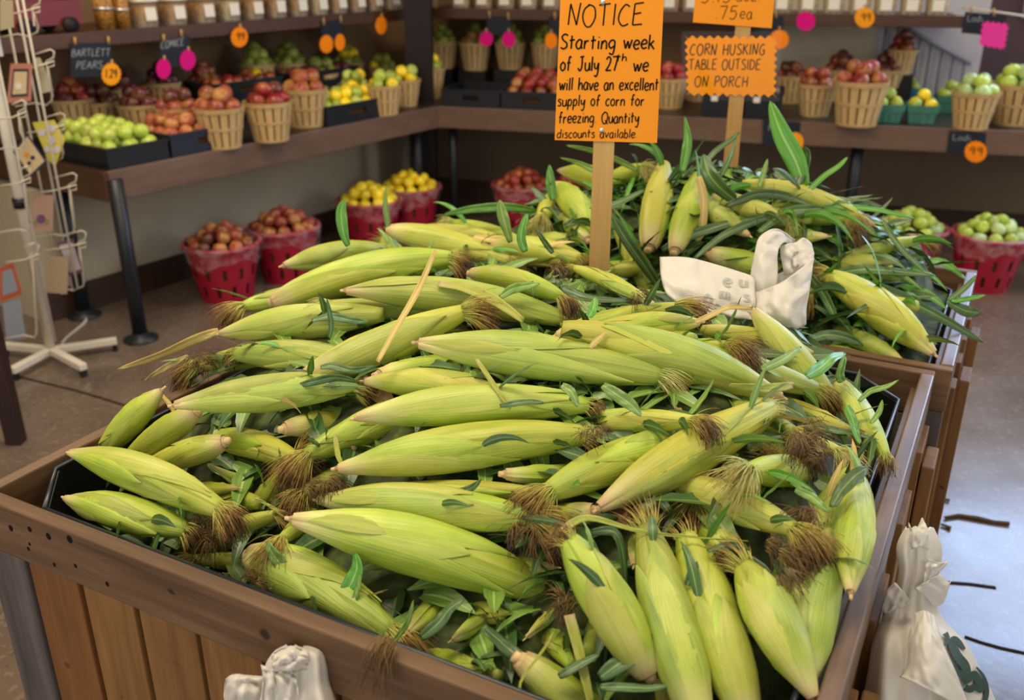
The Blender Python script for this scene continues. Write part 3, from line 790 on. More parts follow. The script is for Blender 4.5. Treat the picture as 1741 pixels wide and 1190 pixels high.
EARS2 = [
 (950,290,1075,322, 42,3, 4,'P','s0f3','ear with a rounded cream butt beside the notice stake, top of the leafy heap'),
 (944,312,1018,395, 46,4, 4,'P','s0f3','ear leaning down behind the notice stake in the leafy heap'),
 (1102,424,1128,278, 50,7, 5,'N','s0f4','first of two ears standing side by side, butts down, in the leafy heap'),
 (1146,430,1182,300, 48,8, 5,'N','s0f4','second of the two standing ears, with a dry leaf along it'),
 (942,322,920,372, 38,5, 2,'N','s3b0f4','ear with yellow silk hanging at the card rack end of the leafy heap'),
 (1108,470,1048,382, 38,4, 3,'N','s2b1f4','ear just beside the notice stake, half in shade'),
 (1236,326,1345,378, 38,4, 4,'N','s1b0f4','green ear below the husking table sign stake'),
 (1276,402,1195,330, 38,3, 3,'P','s0f4','ear with a small cream butt above the white bag'),
 (1202,430,1305,432, 44,5, 3,'N','s0f2','green ear lying just behind the white bag'),
 (1487,384,1262,312, 34,5,12,'P','s0f2','bowed yellow ear pointing at the green apple baskets'),
 (1335,338,1442,372, 38,7, 5,'N','s3b1f4','ear with a long hanging silk in the leafy heap'),
 (1410,402,1320,384, 34,3, 3,'P','s0f3','shaded ear above the white bag handles'),
 (1524,446,1470,432, 36,5, 2,'P','s0f4','ear end with a browned butt among floor side leaves'),
 (1505,402,1570,406, 26,5, 1,'N','s2b1f3','ear tip with tan silk at the far rim'),
 (1590,604,1405,468, 62,8, 8,'P','s2b1f5','big smooth ear over the rim of the rear bin, leaf along its back'),
 (1540,618,1440,548, 36,4, 3,'P','s0f4','ear under the big smooth one of the rear bin'),
 (1600,555,1550,585, 40,4, 3,'N','s0f2','pale ear at the corner of the rear bin'),
 (1500,622,1420,578, 32,4, 2,'N','s0f4','dark ear low at the divider between the bins'),
 (1040,288,1095,284, 32,3, 2,'N','s2b0f4','ear tip with frayed silk behind the notice sign'),
 (850,388,770,378, 30,4, 2,'N','s2b0f3','ear tip with orange silk at the back of the front heap'),
 (1400,470,1372,500, 40,5, 2,'N','s3b1f3','ear tip with tan silk beside the white bag'),
 (1000,410,960,350, 36,2, 2,'N','s0f4','ear buried behind the notice stake'),
 (1290,350,1380,372, 36,2, 3,'N','s0f4','ear buried in the middle of the leafy heap'),
 (1445,420,1530,470, 40,2, 3,'N','s0f4','ear buried on the floor side of the leafy heap'),
 (1180,380,1260,345, 36,2, 3,'N','s0f4','ear buried behind the two standing ears'),
 (1000,450,1090,455, 38,2, 3,'N','s0f4','ear buried in shade between the two bins'),
 (905,395,985,410, 34,2, 2,'N','s0f4','ear buried at the card rack end of the leafy heap'),
 (1465,500,1560,520, 40,2, 3,'N','s0f4','ear buried behind the big smooth one'),
]
FIXZ = {'hooked pale butt over': (.012, .035), 'lying against the near board': (-.012, -.012), 'ear standing on end': (.085, -.035), 'second slanting ear': (.075, -.03), 'third slanting ear': (.06, -.025),
        'first of the front upright': (-.03, .09), 'broad green ear with dry frayed': (.10, .10)}
def gather(lst, fn, bin_no):
    out = []
    for (x0, y0, x1, y1, w, lay, bend, kind, fl, lab) in lst:
        e = dict(px=[(x0, y0), (x1, y1)], w=w, lay=lay, bend=bend, kind=kind, lab=lab, bin=bin_no)
        e['s'] = int(fl[1]); e['b'] = int(fl[fl.index('b') + 1]) if 'b' in fl else 1
        e['f'] = int(fl[fl.index('f') + 1])
        lf = .0 if bin_no == 1 else .022; t0, t1 = hit(x0, y0, fn, lf), hit(x1, y1, fn, lf)
        # one ear is 0.14-0.34 m long: pull the two depths together where the heap would stretch it
        for _ in range(40):
            L = ((EYE + ray(x0, y0) * t0) - (EYE + ray(x1, y1) * t1)).length
            if L < .33: break
            m = (t0 + t1) / 2; t0 += (m - t0) * .12; t1 += (m - t1) * .12
        zs = [v for k, v in FIXZ.items() if k in lab]
        if zs and bin_no == 1:                                # ears whose two ends rest at a known height
            t0, t1 = [(ZR + z - CAM_H) / ray(*q).z for z, q in zip(zs[0], ((x0, y0), (x1, y1)))]; e['fix'] = True
        e['t'] = [t0, t1]
        # an ear whose other end is buried: carry it on at full length into the heap
        pa, pb = EYE + ray(x0, y0) * t0, EYE + ray(x1, y1) * t1; L = (pb - pa).length
        want = max(.21, min(.29, 4.6 * w / FPX * (t0 + t1) / 2))
        keep = any(k in lab for k in ('upright row', 'upright ', 'shiny ear', 'near board', 'hooked', 'scar', 'stub leaves', 'narrow neck')) and L > .15 and 'buried' not in lab
        if keep or zs: pass
        elif L < want * .92:
            hid = 0 if (e['s'] or (kind == 'N' and lay < 5 and y0 < y1)) else 1
            vis = pb if hid == 0 else pa; far = pa if hid == 0 else pb
            d = (far - vis).normalized(); vw = (vis - EYE).normalized()
            k = 1 - L / want
            d = (d + vw * (.9 * k) + Vector((0, 0, -1)) * (.55 * k)).normalized()
            new = vis + d * want
            x, y = (loc1 if bin_no == 1 else loc2)(new); Lb = (L1 if bin_no == 1 else L2)
            xx, yy = max(-W1 + .10, min(-.10, x)), max(.08, min(Lb - .08, y))
            new = (B1L if bin_no == 1 else B2L)(xx, yy, max(new.z, ZR - .30))
            q = proj(new); e['px'][hid] = (q[0], q[1]); e['t'][hid] = (new - EYE).length / ray(q[0], q[1]).length
            e['bend'] *= .5
        out.append(e)
    return out
ears = gather(EARS1, heap1, 1) + gather(EARS2, heap2, 2)
# settle the heap: slide overlapping ears apart along the line of sight (upper ones up, lower ones down)
NS = 7
def ear_pts(e):
    a = EYE + ray(*e['px'][0]) * e['t'][0]; b = EYE + ray(*e['px'][1]) * e['t'][1]
    tm = (e['t'][0] + e['t'][1]) / 2
    upv = Vector((0, SN, CS)) * (e['bend'] / FPX * tm * 1.0)
    e['r'] = e['w'] * .5 / FPX * tm * .97
    return [a.lerp(b, i / (NS - 1)) + upv * (4 * (i / (NS - 1)) * (1 - i / (NS - 1))) for i in range(NS)]
RP = np.array([.30, .72, .97, 1.0, .92, .70, .36])
T0 = [list(e['t']) for e in ears]
for it in range(60):
    pts = np.array([[tuple(p) for p in ear_pts(e)] for e in ears]); rad = np.array([e['r'] for e in ears])[:, None] * RP
    moved = 0
    dt = np.zeros((len(ears), 2)); cnt = np.zeros(len(ears))
    cen = pts[:, 3]; ext = np.linalg.norm(pts[:, 0] - pts[:, -1], axis=1) / 2 + .05
    for i in range(len(ears)):
        near = np.where(np.linalg.norm(cen - cen[i], axis=1) < ext + ext[i])[0]
        for j in near:
            if j <= i: continue
            d = np.linalg.norm(pts[i][:, None] - pts[j][None], axis=2); pen = (rad[i][:, None] + rad[j][None]) * .84 - d
            k = np.unravel_index(np.argmax(pen), pen.shape)
            if pen[k] <= .001: continue
            hi, lo = (i, j) if ears[i]['lay'] >= ears[j]['lay'] else (j, i)
            ki, kj = (k[0], k[1]) if hi == i else (k[1], k[0])
            amt = min(.006, pen[k] * .5)
            for (q, kk, sg, wgt) in ((hi, ki, -1, .8), (lo, kj, 1, 1.0)):
                u = kk / (NS - 1)
                dt[q, 0] += sg * amt * (1 - u * .7) * wgt; dt[q, 1] += sg * amt * (.3 + u * .7) * wgt
            moved += 1
    for i, e in enumerate(ears):
        for k in (0, 1):
            if e.get('fix'): continue
            e['t'][k] += max(-.008, min(.008, dt[i, k])) * .8
            e['t'][k] += (T0[i][k] - e['t'][k]) * .05
    if not moved: break
for e in ears:                                                # keep every ear a real length
    for _ in range(60):
        L = (ear_pts(e)[0] - ear_pts(e)[-1]).length
        if L < .34: break
        m = sum(e['t']) / 2; e['t'][0] += (m - e['t'][0]) * .1; e['t'][1] += (m - e['t'][1]) * .1
print('EARS', len(ears), 'last overlaps', moved, 'lengths', [round((ear_pts(e)[0] - ear_pts(e)[-1]).length, 2) for e in ears])

PROF = {'P': [(0, .10), (.02, .17), (.06, .28), (.12, .44), (.20, .66), (.30, .86), (.42, .98), (.55, 1), (.68, .95), (.80, .82), (.90, .64), (.96, .5), (1, .40)],
        'N': [(0, .34), (.02, .44), (.06, .56), (.12, .70), (.22, .87), (.34, .98), (.48, 1), (.62, .97), (.75, .86), (.86, .70), (.94, .54), (1, .42)]}
def prof(kind, v):
    P = PROF[kind]
    for (a, x), (b, y) in zip(P, P[1:]):
        if v <= b: return x + (y - x) * (v - a) / (b - a)
    return P[-1][1]
def blade(mb, p0, d, side, length, width, droop=.6, curl=0.0, n=9, fold=.25, tipw=.04):
    """one leaf blade: starts at p0 along d, folded along its midrib, 5 points across"""
    d = d.normalized(); side = (side - d * side.dot(d)).normalized()
    rows = []; p = Vector(p0); 
    for i in range(n):
        v = i / (n - 1)
        w = width * (.55 + .45 * min(1, v / .25)) * (1 - max(0, (v - .25) / .75) ** 1.7) + width * tipw
        nrm = side.cross(d).normalized()
        row = []
        for j in range(5):
            u = (j - 2) / 2
            rp = .06 * width * math.sin(v * 19 + j * 2.1)
            row.append(p + side * (u * w * .5) + nrm * (abs(u) * w * fold * .5 + rp * abs(u)))
        rows.append(row)
        p = p + d * (length / (n - 1))
        d = (d + Vector((0, 0, -1)) * droop / (n - 1) + nrm * curl / (n - 1)).normalized()
        side = (side - d * side.dot(d)).normalized()
    mb.grid(rows)
def silk(mb, R, c, ax, r0, length, n, spread, droop, rad=.0006, curl=.012, steps=6):
    ax = ax.normalized(); a = ax.orthogonal().normalized(); b = ax.cross(a)
    for _ in range(n):
        ph = R.uniform(0, 6.283); rr = r0 * math.sqrt(R.random())
        p = c + (a * math.cos(ph) + b * math.sin(ph)) * rr
        d = (ax + (a * math.cos(ph) + b * math.sin(ph)) * spread * R.uniform(.2, 1.2) + Vector((R.gauss(0, .25), R.gauss(0, .25), R.gauss(0, .2))) * spread).normalized()
        L = length * R.uniform(.45, 1.15); path = [p.copy()]
        for k in range(steps):
            p = p + d * (L / steps); path.append(p.copy())
            d = (d + Vector((0, 0, -droop / steps)) + Vector((R.gauss(0, 1), R.gauss(0, 1), R.gauss(0, 1))) * curl * 22 / steps).normalized()
        vs, fs, uv = [], [], []
        s1 = d.orthogonal().normalized(); s2 = d.cross(s1)
        for k, q in enumerate(path):
            w = rad * (1.0 - .5 * k / steps)
            for g in range(3): vs.append(q + (s1 * math.cos(g * 2.094) + s2 * math.sin(g * 2.094)) * w); uv.append((g / 3, k / steps))
        for k in range(steps):
            for g in range(3):
                h = (g + 1) % 3; fs.append((k * 3 + g, k * 3 + h, k * 3 + 3 + h, k * 3 + 3 + g))
        mb.add(vs, fs, uv)

def make_ear(e, idx):
    R = random.Random(idx * 17 + 5)
    P7 = ear_pts(e); r = e['r']; a, b = P7[0], P7[-1]; L = (b - a).length
    leafy = e['bin'] == 2
    root = empty('ear_of_corn', tuple(a.lerp(b, .5) - UP * r), 0, e['lab'], 'corn', 'ears in the front corn bin' if e['bin'] == 1 else 'ears in the rear corn bin')
    off = -Vector(root.location)
    mid = P7[3] * 2 - (a + b) / 2
    wx = Vector((R.gauss(0, 1), R.gauss(0, 1), R.gauss(0, .6))) * L * .018
    def axis(v):
        return a * (1 - v) ** 2 + (mid + wx) * (2 * v * (1 - v)) + b * v * v + off
    def tang(v): return (axis(min(1, v + .02)) - axis(max(0, v - .02))).normalized()
    view = (EYE - a.lerp(b, .5)).normalized()
    def fr(v):
        t = tang(v); n = (view - t * view.dot(t)).normalized(); return t, n, t.cross(n)
    ph0 = R.uniform(0, 6.28); amp = R.uniform(.02, .06); tw = R.uniform(-1.2, 1.2)
    def surf(v, ph, ex=0.0):
        t, n, s = fr(v)
        rr = r * prof(e['kind'], v)
        q = ph + tw * v
        rr *= 1 + amp * math.sin(2 * q + ph0 + 3 * v) + .022 * math.sin(5 * q + ph0 * 3 + 7 * v) + .012 * math.sin(13 * q + ph0 * 5 + 2 * v)
        rr += ex
        return axis(v) + n * (rr * math.cos(ph)) + s * (rr * math.sin(ph))
    big = e['w'] > 42
    nr, nc = (26, 28) if big else (16, 18)
    hm = R.choices(['husk', 'husk_g', 'husk_y'], (.55, .18, .27) if not leafy else (.35, .3, .35))[0]
    if 'green' in e['lab'].split()[:3]: hm = 'husk_g'
    if 'yellow ear' in e['lab'] or 'yellow' in e['lab'].split()[:3]: hm = 'husk_y'
    mb = MB().grid([[surf(i / (nr - 1), 2 * math.pi * j / nc) for j in range(nc)] for i in range(nr)], closed=True, caps=True)
    mb.build('husk', M[hm], root)
    # overlapping outer husk leaves with their seams and the small blades at their ends
    nw = (4 if big else 2); tips = []
    for k in range(nw):
        c0 = R.uniform(-1.0, 1.0) + (0 if k % 2 else R.choice((-.6, .6))); ve = R.uniform(.55, .95) if k else R.uniform(.8, .97)
        hw = R.uniform(.75, 1.25); sk = R.uniform(-.7, .7)
        rows = []
        for i in range(15):
            v = .015 + (ve - .015) * i / 14; w = hw * (1 - (i / 14) ** 3.2) + .03
            row = []
            for j in range(9):
                u = (j - 4) / 4
                ex = r * (.035 + .03 * k) * (1 - u * u) ** .5 + .0003 + (.0016 if abs(u) == 1 else 0) * (1 if R.random() < .5 else .2)
                row.append(surf(v, c0 + sk * (v - .3) + u * w, ex))
            rows.append(row)
        mbl = MB().grid(rows); mbl.uv = [[(a_ * hw / 3.1, b_) for a_, b_ in f] for f in mbl.uv]
        mbl.build('husk_leaf', M[R.choices([hm, 'husk', 'husk_pale', 'husk_g'], (.45, .25, .18, .12))[0]], root)
        tips.append((ve, c0 + sk * (ve - .3)))
    nf = e['f']
    for k in range(nf):
        if k < len(tips): v, ph = tips[k]
        else: v, ph = R.uniform(.6, .95), R.uniform(-1.4, 1.4)
        t, n, s = fr(v); rad = n * math.cos(ph) + s * math.sin(ph)
        if leafy: ln = R.uniform(.06, .17); wd = R.uniform(.011, .020)
        else: ln = R.uniform(.035, .085); wd = R.uniform(.008, .016)
        d = t * R.uniform(.3, 1.0) + rad * R.uniform(.25, .9) + Vector((R.gauss(0, .3), R.gauss(0, .3), R.uniform(0, .35)))
        mb = MB(); blade(mb, surf(v, ph, .001), d, rad.cross(d), ln, wd, droop=R.uniform(.2, 1.5), curl=R.uniform(-.4, .4))
        lm = R.choices(['leaf', 'leaf_l', 'leaf_b', 'leaf_dry'], (.45, .33, .12, .10) if not leafy else (.6, .12, .25, .03))[0]
        mb.build('flag_leaf', M[lm], root)
    # silk
    if e['s']:
        t, n, s = fr(1.0); tipc = axis(.985)
        sc = e['w'] / 70 * (1 if not leafy else 1.3)
        N = (0, 50, 130, 230)[e['s']]; Ln = (0, .030, .048, .066)[e['s']]
        dirn = (t + Vector((0, 0, -.25)) + view * .3)
        mb = MB(); silk(mb, R, tipc, dirn, r * .46, Ln, N, .5, 1.0, rad=.00065)
        mb.build('silk', M['silk_y'] if e['b'] == 0 else M['silk'], root)
        if e['b'] >= 1:
            k = 1.0 if e['b'] == 2 else .5
            mb = MB(); silk(mb, R, tipc + dirn.normalized() * Ln * .35, dirn + Vector((0, 0, -.5)), r * .50, Ln * (.65 + .2 * k), int(N * k * 1.1) + 10, .42, 2.6, rad=.0007, curl=.035, steps=8)
            mb.build('dried_silk', M['silk_b'], root)
    # cut stalk at the butt
    t, n, s = fr(0.0); r0 = r * prof(e['kind'], 0) * .9
    MB().tube([axis(0) - t * .006, axis(0) + t * .004], [r0 * .85, r0 * 1.02], 10).build('stalk_stub', M['stub'], root)
    if e['kind'] == 'P' and R.random() < .4:                   # dry husk edge peeling near the butt
        rows = []
        c0 = R.uniform(-.9, .9)
        for i in range(12):
            v = .0 + .42 * i / 11; w = .32 * math.sin(math.pi * min(1, (i + 1) / 12)) + .05
            rows.append([surf(v, c0 + u * w, .0012 + .004 * math.sin(math.pi * i / 11) + .0008 * (1 - abs(u))) for u in (-1, -.5, 0, .5, 1)])
        MB().grid(rows).build('dry_husk_strip', M['husk_pale'], root)
    return root
for i, e in enumerate(ears): e['root'] = make_ear(e, i)

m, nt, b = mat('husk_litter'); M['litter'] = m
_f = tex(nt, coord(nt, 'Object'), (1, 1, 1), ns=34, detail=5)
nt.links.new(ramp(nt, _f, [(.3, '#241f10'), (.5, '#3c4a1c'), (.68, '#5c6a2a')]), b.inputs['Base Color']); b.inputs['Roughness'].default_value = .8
# what fills the bins under the ears: torn husks and leaves, uncountable
def bed(name, o2w, W, L, fn, drop, label, seed, nleaf, mats):
    R = random.Random(seed); mb = MB(); rows = []
    nx, ny = 34, 30
    for j in range(ny):
        row = []
        for i in range(nx):
            x = -W + .040 + (W - .092) * i / (nx - 1); y = .040 + (L - .11) * j / (ny - 1)
            p = o2w(x, y, 0); edge = min(i, nx - 1 - i, j, ny - 1 - j)
            z = fn(p) - drop - (.03 if edge == 0 else 0) + .018 * mnoise.noise(Vector((x * 17, y * 17, seed)))
            if edge < 2: z = min(z, ZR - .035)
            row.append(Vector((p.x, p.y, z)))
        rows.append(row)
    mb.cur = 0; mb.grid(rows)
    for k in range(nleaf):
        x = R.uniform(-W + .10, -.10); y = R.uniform(.09, L - .09); p = o2w(x, y, 0); p.z = fn(p) - drop + .012
        an = R.uniform(0, 6.28); d = Vector((math.cos(an), math.sin(an), R.uniform(-.1, .35)))
        mb.cur = 1 + R.choices((0, 1, 2), (.55, .43, .02))[0]
        blade(mb, p, d, d.cross(UP) + Vector((0, 0, R.uniform(-.6, .6))), R.uniform(.05, .12), R.uniform(.014, .036), droop=R.uniform(.2, 1.0), curl=R.uniform(-.5, .5), n=7)
    o = mb.build(name, mats, None); tag(o, label, 'corn husks', kind='stuff'); return o
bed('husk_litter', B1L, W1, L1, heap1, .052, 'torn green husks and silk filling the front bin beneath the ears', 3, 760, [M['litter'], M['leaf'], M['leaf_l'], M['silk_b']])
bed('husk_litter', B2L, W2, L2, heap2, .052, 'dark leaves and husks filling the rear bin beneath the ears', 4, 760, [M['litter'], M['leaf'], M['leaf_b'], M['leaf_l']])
# ================================================================== baskets, crates, fruit
def ring_solid(mb, a0, a1, prof_in, prof_out, n):
    rows = []
    for (ri, z), (ro, _) in zip(prof_in, prof_out): rows.append((ri, ro, z))
    for side in (0, 1):
        g = [[Vector((row[side] * math.cos(a0 + (a1 - a0) * j / n), row[side] * math.sin(a0 + (a1 - a0) * j / n), row[2])) for j in range(n + 1)] for row in rows]
        mb.grid(g)
    for j in (0, n):
        a = a0 + (a1 - a0) * j / n
        mb.grid([[Vector((row[s] * math.cos(a), row[s] * math.sin(a), row[2])) for s in (0, 1)] for row in rows])
    for row in (rows[0], rows[-1]):
        mb.grid([[Vector((row[s] * math.cos(a0 + (a1 - a0) * j / n), row[s] * math.sin(a0 + (a1 - a0) * j / n), row[2])) for j in range(n + 1)] for s in (0, 1)])
PR, PH, PBT = .115, .185, .082                                # peck basket: rim radius, height, foot radius
def peck_proto():
    e = empty('peck_basket', (0, 0, 0), 0, 'wooden peck basket of apples', 'basket')
    mb = MB(); n = 16
    def rr(z): return PBT + (PR - PBT) * z / PH
    for k in range(n):
        a = 2 * math.pi * k / n; w = 2 * math.pi / n * .80
        ring_solid(mb, a, a + w, [(rr(z) - .003, z) for z in (0, .06, .12, PH)], [(rr(z), z) for z in (0, .06, .12, PH)], 3)
    mb.build('stave_slats', M['peck'], e, smooth=False)
    mb = MB().lathe([(0, .004), (PBT - .004, .004), (rr(PH - .05) - .005, PH - .05), (0, PH - .05)], 24); mb.build('inside', M['peck_in'], e)
    for nm, z0, z1, t in (('rim_hoop', PH - .020, PH + .002, .0035), ('middle_hoop', PH * .46, PH * .46 + .014, .0022), ('foot_hoop', 0, .012, .002)):
        mb = MB().lathe([(rr(z0) + .0002, z0), (rr(z0) + t, z0), (rr(z1) + t, z1), (rr(z1) + .0002, z1), (rr(z0) + .0002, z0)], 28); mb.build(nm, M['hoop'], e, smooth=False)
    return e
RB_R, RB_H, RB_B = .180, .285, .125
def red_proto():
    e = empty('plastic_basket', (0, 0, 0), 0, 'red plastic bushel basket of apples', 'basket')
    mb = MB(); n = 48; zs = [0, .035, .09, .125, .18, .225, RB_H]
    def rr(z): return RB_B + (RB_R - RB_B) * z / RB_H
    P = [[Vector((rr(z) * math.cos(2 * math.pi * j / n), rr(z) * math.sin(2 * math.pi * j / n), z)) for j in range(n)] for z in zs]
    V = [p for r in P for p in r]; Fs = []
    for i in range(len(zs) - 1):
        for j in range(n):
            if (i == 1 and j % 4 == 0) or (i == 3 and j % 4 == 2): continue
            k = (j + 1) % n; Fs.append((i * n + j, i * n + k, (i + 1) * n + k, (i + 1) * n + j))
    Fs.append(tuple(reversed(range(n))))
    mb.add(V, Fs); mb.build('body', M['red_plastic'], e, smooth=False, solid=.003)
    MB().lathe([(RB_R - .001, RB_H - .012), (RB_R + .012, RB_H - .012), (RB_R + .013, RB_H - .004), (RB_R + .004, RB_H + .004), (RB_R - .004, RB_H)], 36).build('rim', M['red_plastic'], e)
    R = random.Random(2)
    def wob(u, z): return .012 * math.sin(u * 2 * math.pi * 9) + .008 * math.sin(u * 2 * math.pi * 23)
    rows = []; pf_ = [(RB_R - .012, -.03), (RB_R - .006, .004), (RB_R + .006, .009), (RB_R + .017, -.002), (RB_R + .011, -.03), (RB_R + .004, -.062), (RB_R - .001, -.085)]
    for k, (r_, z_) in enumerate(pf_):
        row = []
        for jj in range(60):
            u = jj / 60; q = 1 + wob(u, 0) * (1.0 if k > 3 else .3)
            zz = RB_H + z_ + (.022 * math.sin(u * 6.283 * 3 + 1) + .010 * math.sin(u * 6.283 * 8)) * (max(0, k - 3) / 3)
            row.append(Vector((r_ * q * math.cos(u * 6.2832), r_ * q * math.sin(u * 6.2832), zz)))
        rows.append(row)
    MB().grid(rows, closed=True).build('liner_film', M['film'], e)
    MB().lathe([(0, .01), (RB_B - .008, .01), (rr(RB_H - .06) - .008, RB_H - .06), (0, RB_H - .05)], 24).build('inside', M['peck_in'], e)
    return e
def pint_proto(m):
    e = empty('pint_box', (0, 0, 0), 0, 'moulded fibre pint box', 'fruit box')
    t, b2, h = .062, .050, .075
    mb = MB(); rows = []
    def sq(r, z, rib=0):
        out = []
        for s in range(4):
            for i in range(12):
                u = -1 + 2 * i / 12; q = r - (rib if (i % 3 == 0 and z < h * .6) else 0)
                x, y = ((u * r, -q), (q, u * r), (-u * r, q), (-q, -u * r))[s]; out.append(Vector((x, y, z)))
        return out
    mb.grid([sq(b2, 0, .004), sq(b2 + .003, .02, .004), sq(b2 + .007, h * .58, .004), sq(t - .003, h * .62), sq(t, h), sq(t - .004, h), sq(t - .006, h * .6), sq(b2 - .004, .006)], closed=True)
    s0 = sq(b2 - .004, .006); mb.add(s0, [tuple(range(len(s0)))])
    mb.build('box_shell', m, e, smooth=False)
    mb = MB().add([Vector((x * (t - .008), y * (t - .008), h - .02)) for x, y in ((-1, -1), (1, -1), (1, 1), (-1, 1))], [(0, 1, 2, 3)]); mb.build('inside', M['peck_in'], e)
    return e
def crate(name, p, d, n, w, dep, h, m, label, group=None, hole=True, tilt=0.0, back=0):
    """open crate, front face on d through p (p: its near corner), n: into the counter"""
    e = empty(name, (p.x, p.y, p.z), math.atan2(d.y, d.x), label, 'crate', group)
    t = .008; mb = MB()
    H2 = h + back
    if hole:
        for (x0, x1, z0, z1) in ((0, w * .36, 0, h), (w * .64, w, 0, h), (w * .36, w * .64, 0, h * .38), (w * .36, w * .64, h * .68, h)):
            mb.box(((x0 + x1) / 2, t / 2, (z0 + z1) / 2), (x1 - x0, t, z1 - z0))
    else: mb.box((w / 2, t / 2, h / 2), (w, t, h))
    mb.build('front_wall', m, e, smooth=False)
    for x in (t / 2, w - t / 2): MB().box((x, dep / 2, h / 2), (t, dep - 2 * t - .001, h)).build('side_wall', m, e, smooth=False)
    MB().box((w / 2, dep - t / 2, H2 / 2), (w, t, H2)).build('rear_wall', m, e, smooth=False)
    MB().box((w / 2, dep / 2, .006), (w - 2 * t, dep - 2 * t, .010)).build('base', m, e, smooth=False)
    mb = MB()
    for (cx, cy, sx, sy) in ((w / 2, -.003, w + .012, .006), (-.003, dep / 2, .006, dep), (w + .003, dep / 2, .006, dep)): mb.box((cx, cy, h - .006), (sx, sy, .012))
    mb.build('rim', m, e, smooth=False)
    if tilt: e.rotation_euler = (tilt, 0, math.atan2(d.y, d.x))
    return e
AR = .036
def apple_mesh(name, m, r=AR, pear=0.0):
    mb = MB(); rows = []
    n, k = 14, 11
    for i in range(k):
        th = math.pi * i / (k - 1); z = -math.cos(th); q = math.sin(th)
        dim = -.22 * math.exp(-(q / .28) ** 2) * (1 if z > 0 else .7)
        z2 = z * (.90 + dim * 1.0) + pear * max(0, z) * .45; q2 = q * (1 + .05 * z) * (1 - pear * .42 * sstep(z, -.1, 1))
        rows.append([Vector((r * q2 * math.cos(2 * math.pi * j / n) * (1 + .02 * math.cos(10 * math.pi * j / n)), r * q2 * math.sin(2 * math.pi * j / n) * (1 + .02 * math.cos(10 * math.pi * j / n)), r * z2)) for j in range(n)])
    mb.grid(rows, closed=True)
    if pear == 0: mb.tube([(0, 0, r * .60), (r * .05, 0, r * .98)], .0018, 5)
    return mb.mesh(name, m)
FM = {k: apple_mesh('fruit_' + k, F[k], AR * {'plum': .98, 'peach': .98, 'yellow': 1.0}.get(k, 1.0), {'pear': .8, 'brown': .8}.get(k, 0.0)) for k in F}
KIND = {'red': ('red_apple', 'red apple'), 'redgold': ('striped_apple', 'red and gold apple'), 'plum': ('dark_apple', 'dark red apple'), 'green': ('green_apple', 'green apple'),
        'yellow': ('yellow_apple', 'yellow apple'), 'pear': ('green_pear', 'green pear'), 'pale': ('pale_apple', 'pale green apple'), 'peach': ('peach', 'rosy peach'), 'brown': ('russet_pear', 'russet pear')}
CAT = {'red': 'apple', 'redgold': 'apple', 'plum': 'apple', 'green': 'apple', 'yellow': 'apple', 'pear': 'pear', 'pale': 'apple', 'peach': 'peach', 'brown': 'pear'}
RF = random.Random(77)
def fruit_at(p, k, where, sc=1.0):
    o = bpy.data.objects.new(KIND[k][0], FM[k]); COL.objects.link(o)
    o.location = p; o.scale = (sc,) * 3
    o.rotation_euler = (RF.gauss(0, .7), RF.gauss(0, .7), RF.uniform(0, 6.28))
    lab = f'{KIND[k][1]} {where}'
    o['label'] = lab; o['category'] = CAT[k]; o['group'] = lab
def heap(c, z, R, ks, where, sc=1.0, rings=None):
    """rings of fruit on a rim at height z; inner radius R"""
    a = AR * sc
    lay = rings or [(R - a * .95, 0), (max(a * 1.0, R - a * 2.35), 1.2 * a)]
    for (rr, dz) in lay:
        if rr < a * .5: n = 1; rr = 0
        else: n = max(2, int(2 * math.pi * rr / (2 * a * 1.0)))
        ph = RF.uniform(0, 6.28)
        for i in range(n):
            an = ph + 2 * math.pi * i / n
            fruit_at((c[0] + rr * math.cos(an) + RF.gauss(0, .002), c[1] + rr * math.sin(an) + RF.gauss(0, .002), z + dz + RF.uniform(-.004, .004)), RF.choice(ks), where, sc * RF.uniform(.93, 1.03))
peck = peck_proto(); peckT = tree_of(peck); used = {'peck': False, 'red': False}
def put_peck(px, py, wpx, z0, ks, lab, where, group, fill=True, plane=None):
    r = PR; z = z0 + PH
    P0, nn, lim = plane if plane else (B0, nB, 9)
    if plane and (PZ(px, py, z) - P0).dot(nn) > lim:          # rear tier: stands higher, on a block, in front of the wall
        c = PP(px, py, P0 + nn * lim, nn); r = wpx / 2 / FPX * proj(c)[2]; z0 = c.z - PH * r / PR; z = c.z
        bl = MB().box((0, 0, (z0 - ZT) / 2), (r * 1.7, r * 1.7, z0 - ZT - .001)).build('display_block', M['black'], None, smooth=False); bl.location = (c.x, c.y, ZT + .0005)
        tag(bl, 'black block raising a rear peck basket on the counter', 'block', 'black blocks under the rear peck baskets')
        bl.rotation_euler = (0, 0, math.atan2(nn.y, nn.x))
        z0 += .0005
    for _ in range(4 if z0 < ZT + .02 else 0):
        c = PZ(px, py, z); r = wpx / 2 / FPX * proj(c)[2]; z = z0 + PH * r / PR
    s = r / PR
    if not used['peck']: o = peck; used['peck'] = True; o['label'] = lab; o['group'] = group
    else: o = dup(peck, label=lab, group=group, tree=peckT)
    o.location = (c.x, c.y, z0 + .0005); o.scale = (s, s, s); o.rotation_euler = (0, 0, RF.uniform(0, 6))
    if fill:
        sc = min(1.3, max(1.0, s * 1.16))
        a = AR * sc; Ri = r - .008
        heap(c, z + .004, Ri, ks, where, sc, rings=[(Ri - a * .95, 0), (max(a, Ri - a * 2.35), 1.2 * a), (0, 2.1 * a)] if z0 > ZT + .02 else None)
GL, GB = 'peck baskets on the counter behind the card rack', 'peck baskets on the back counter'
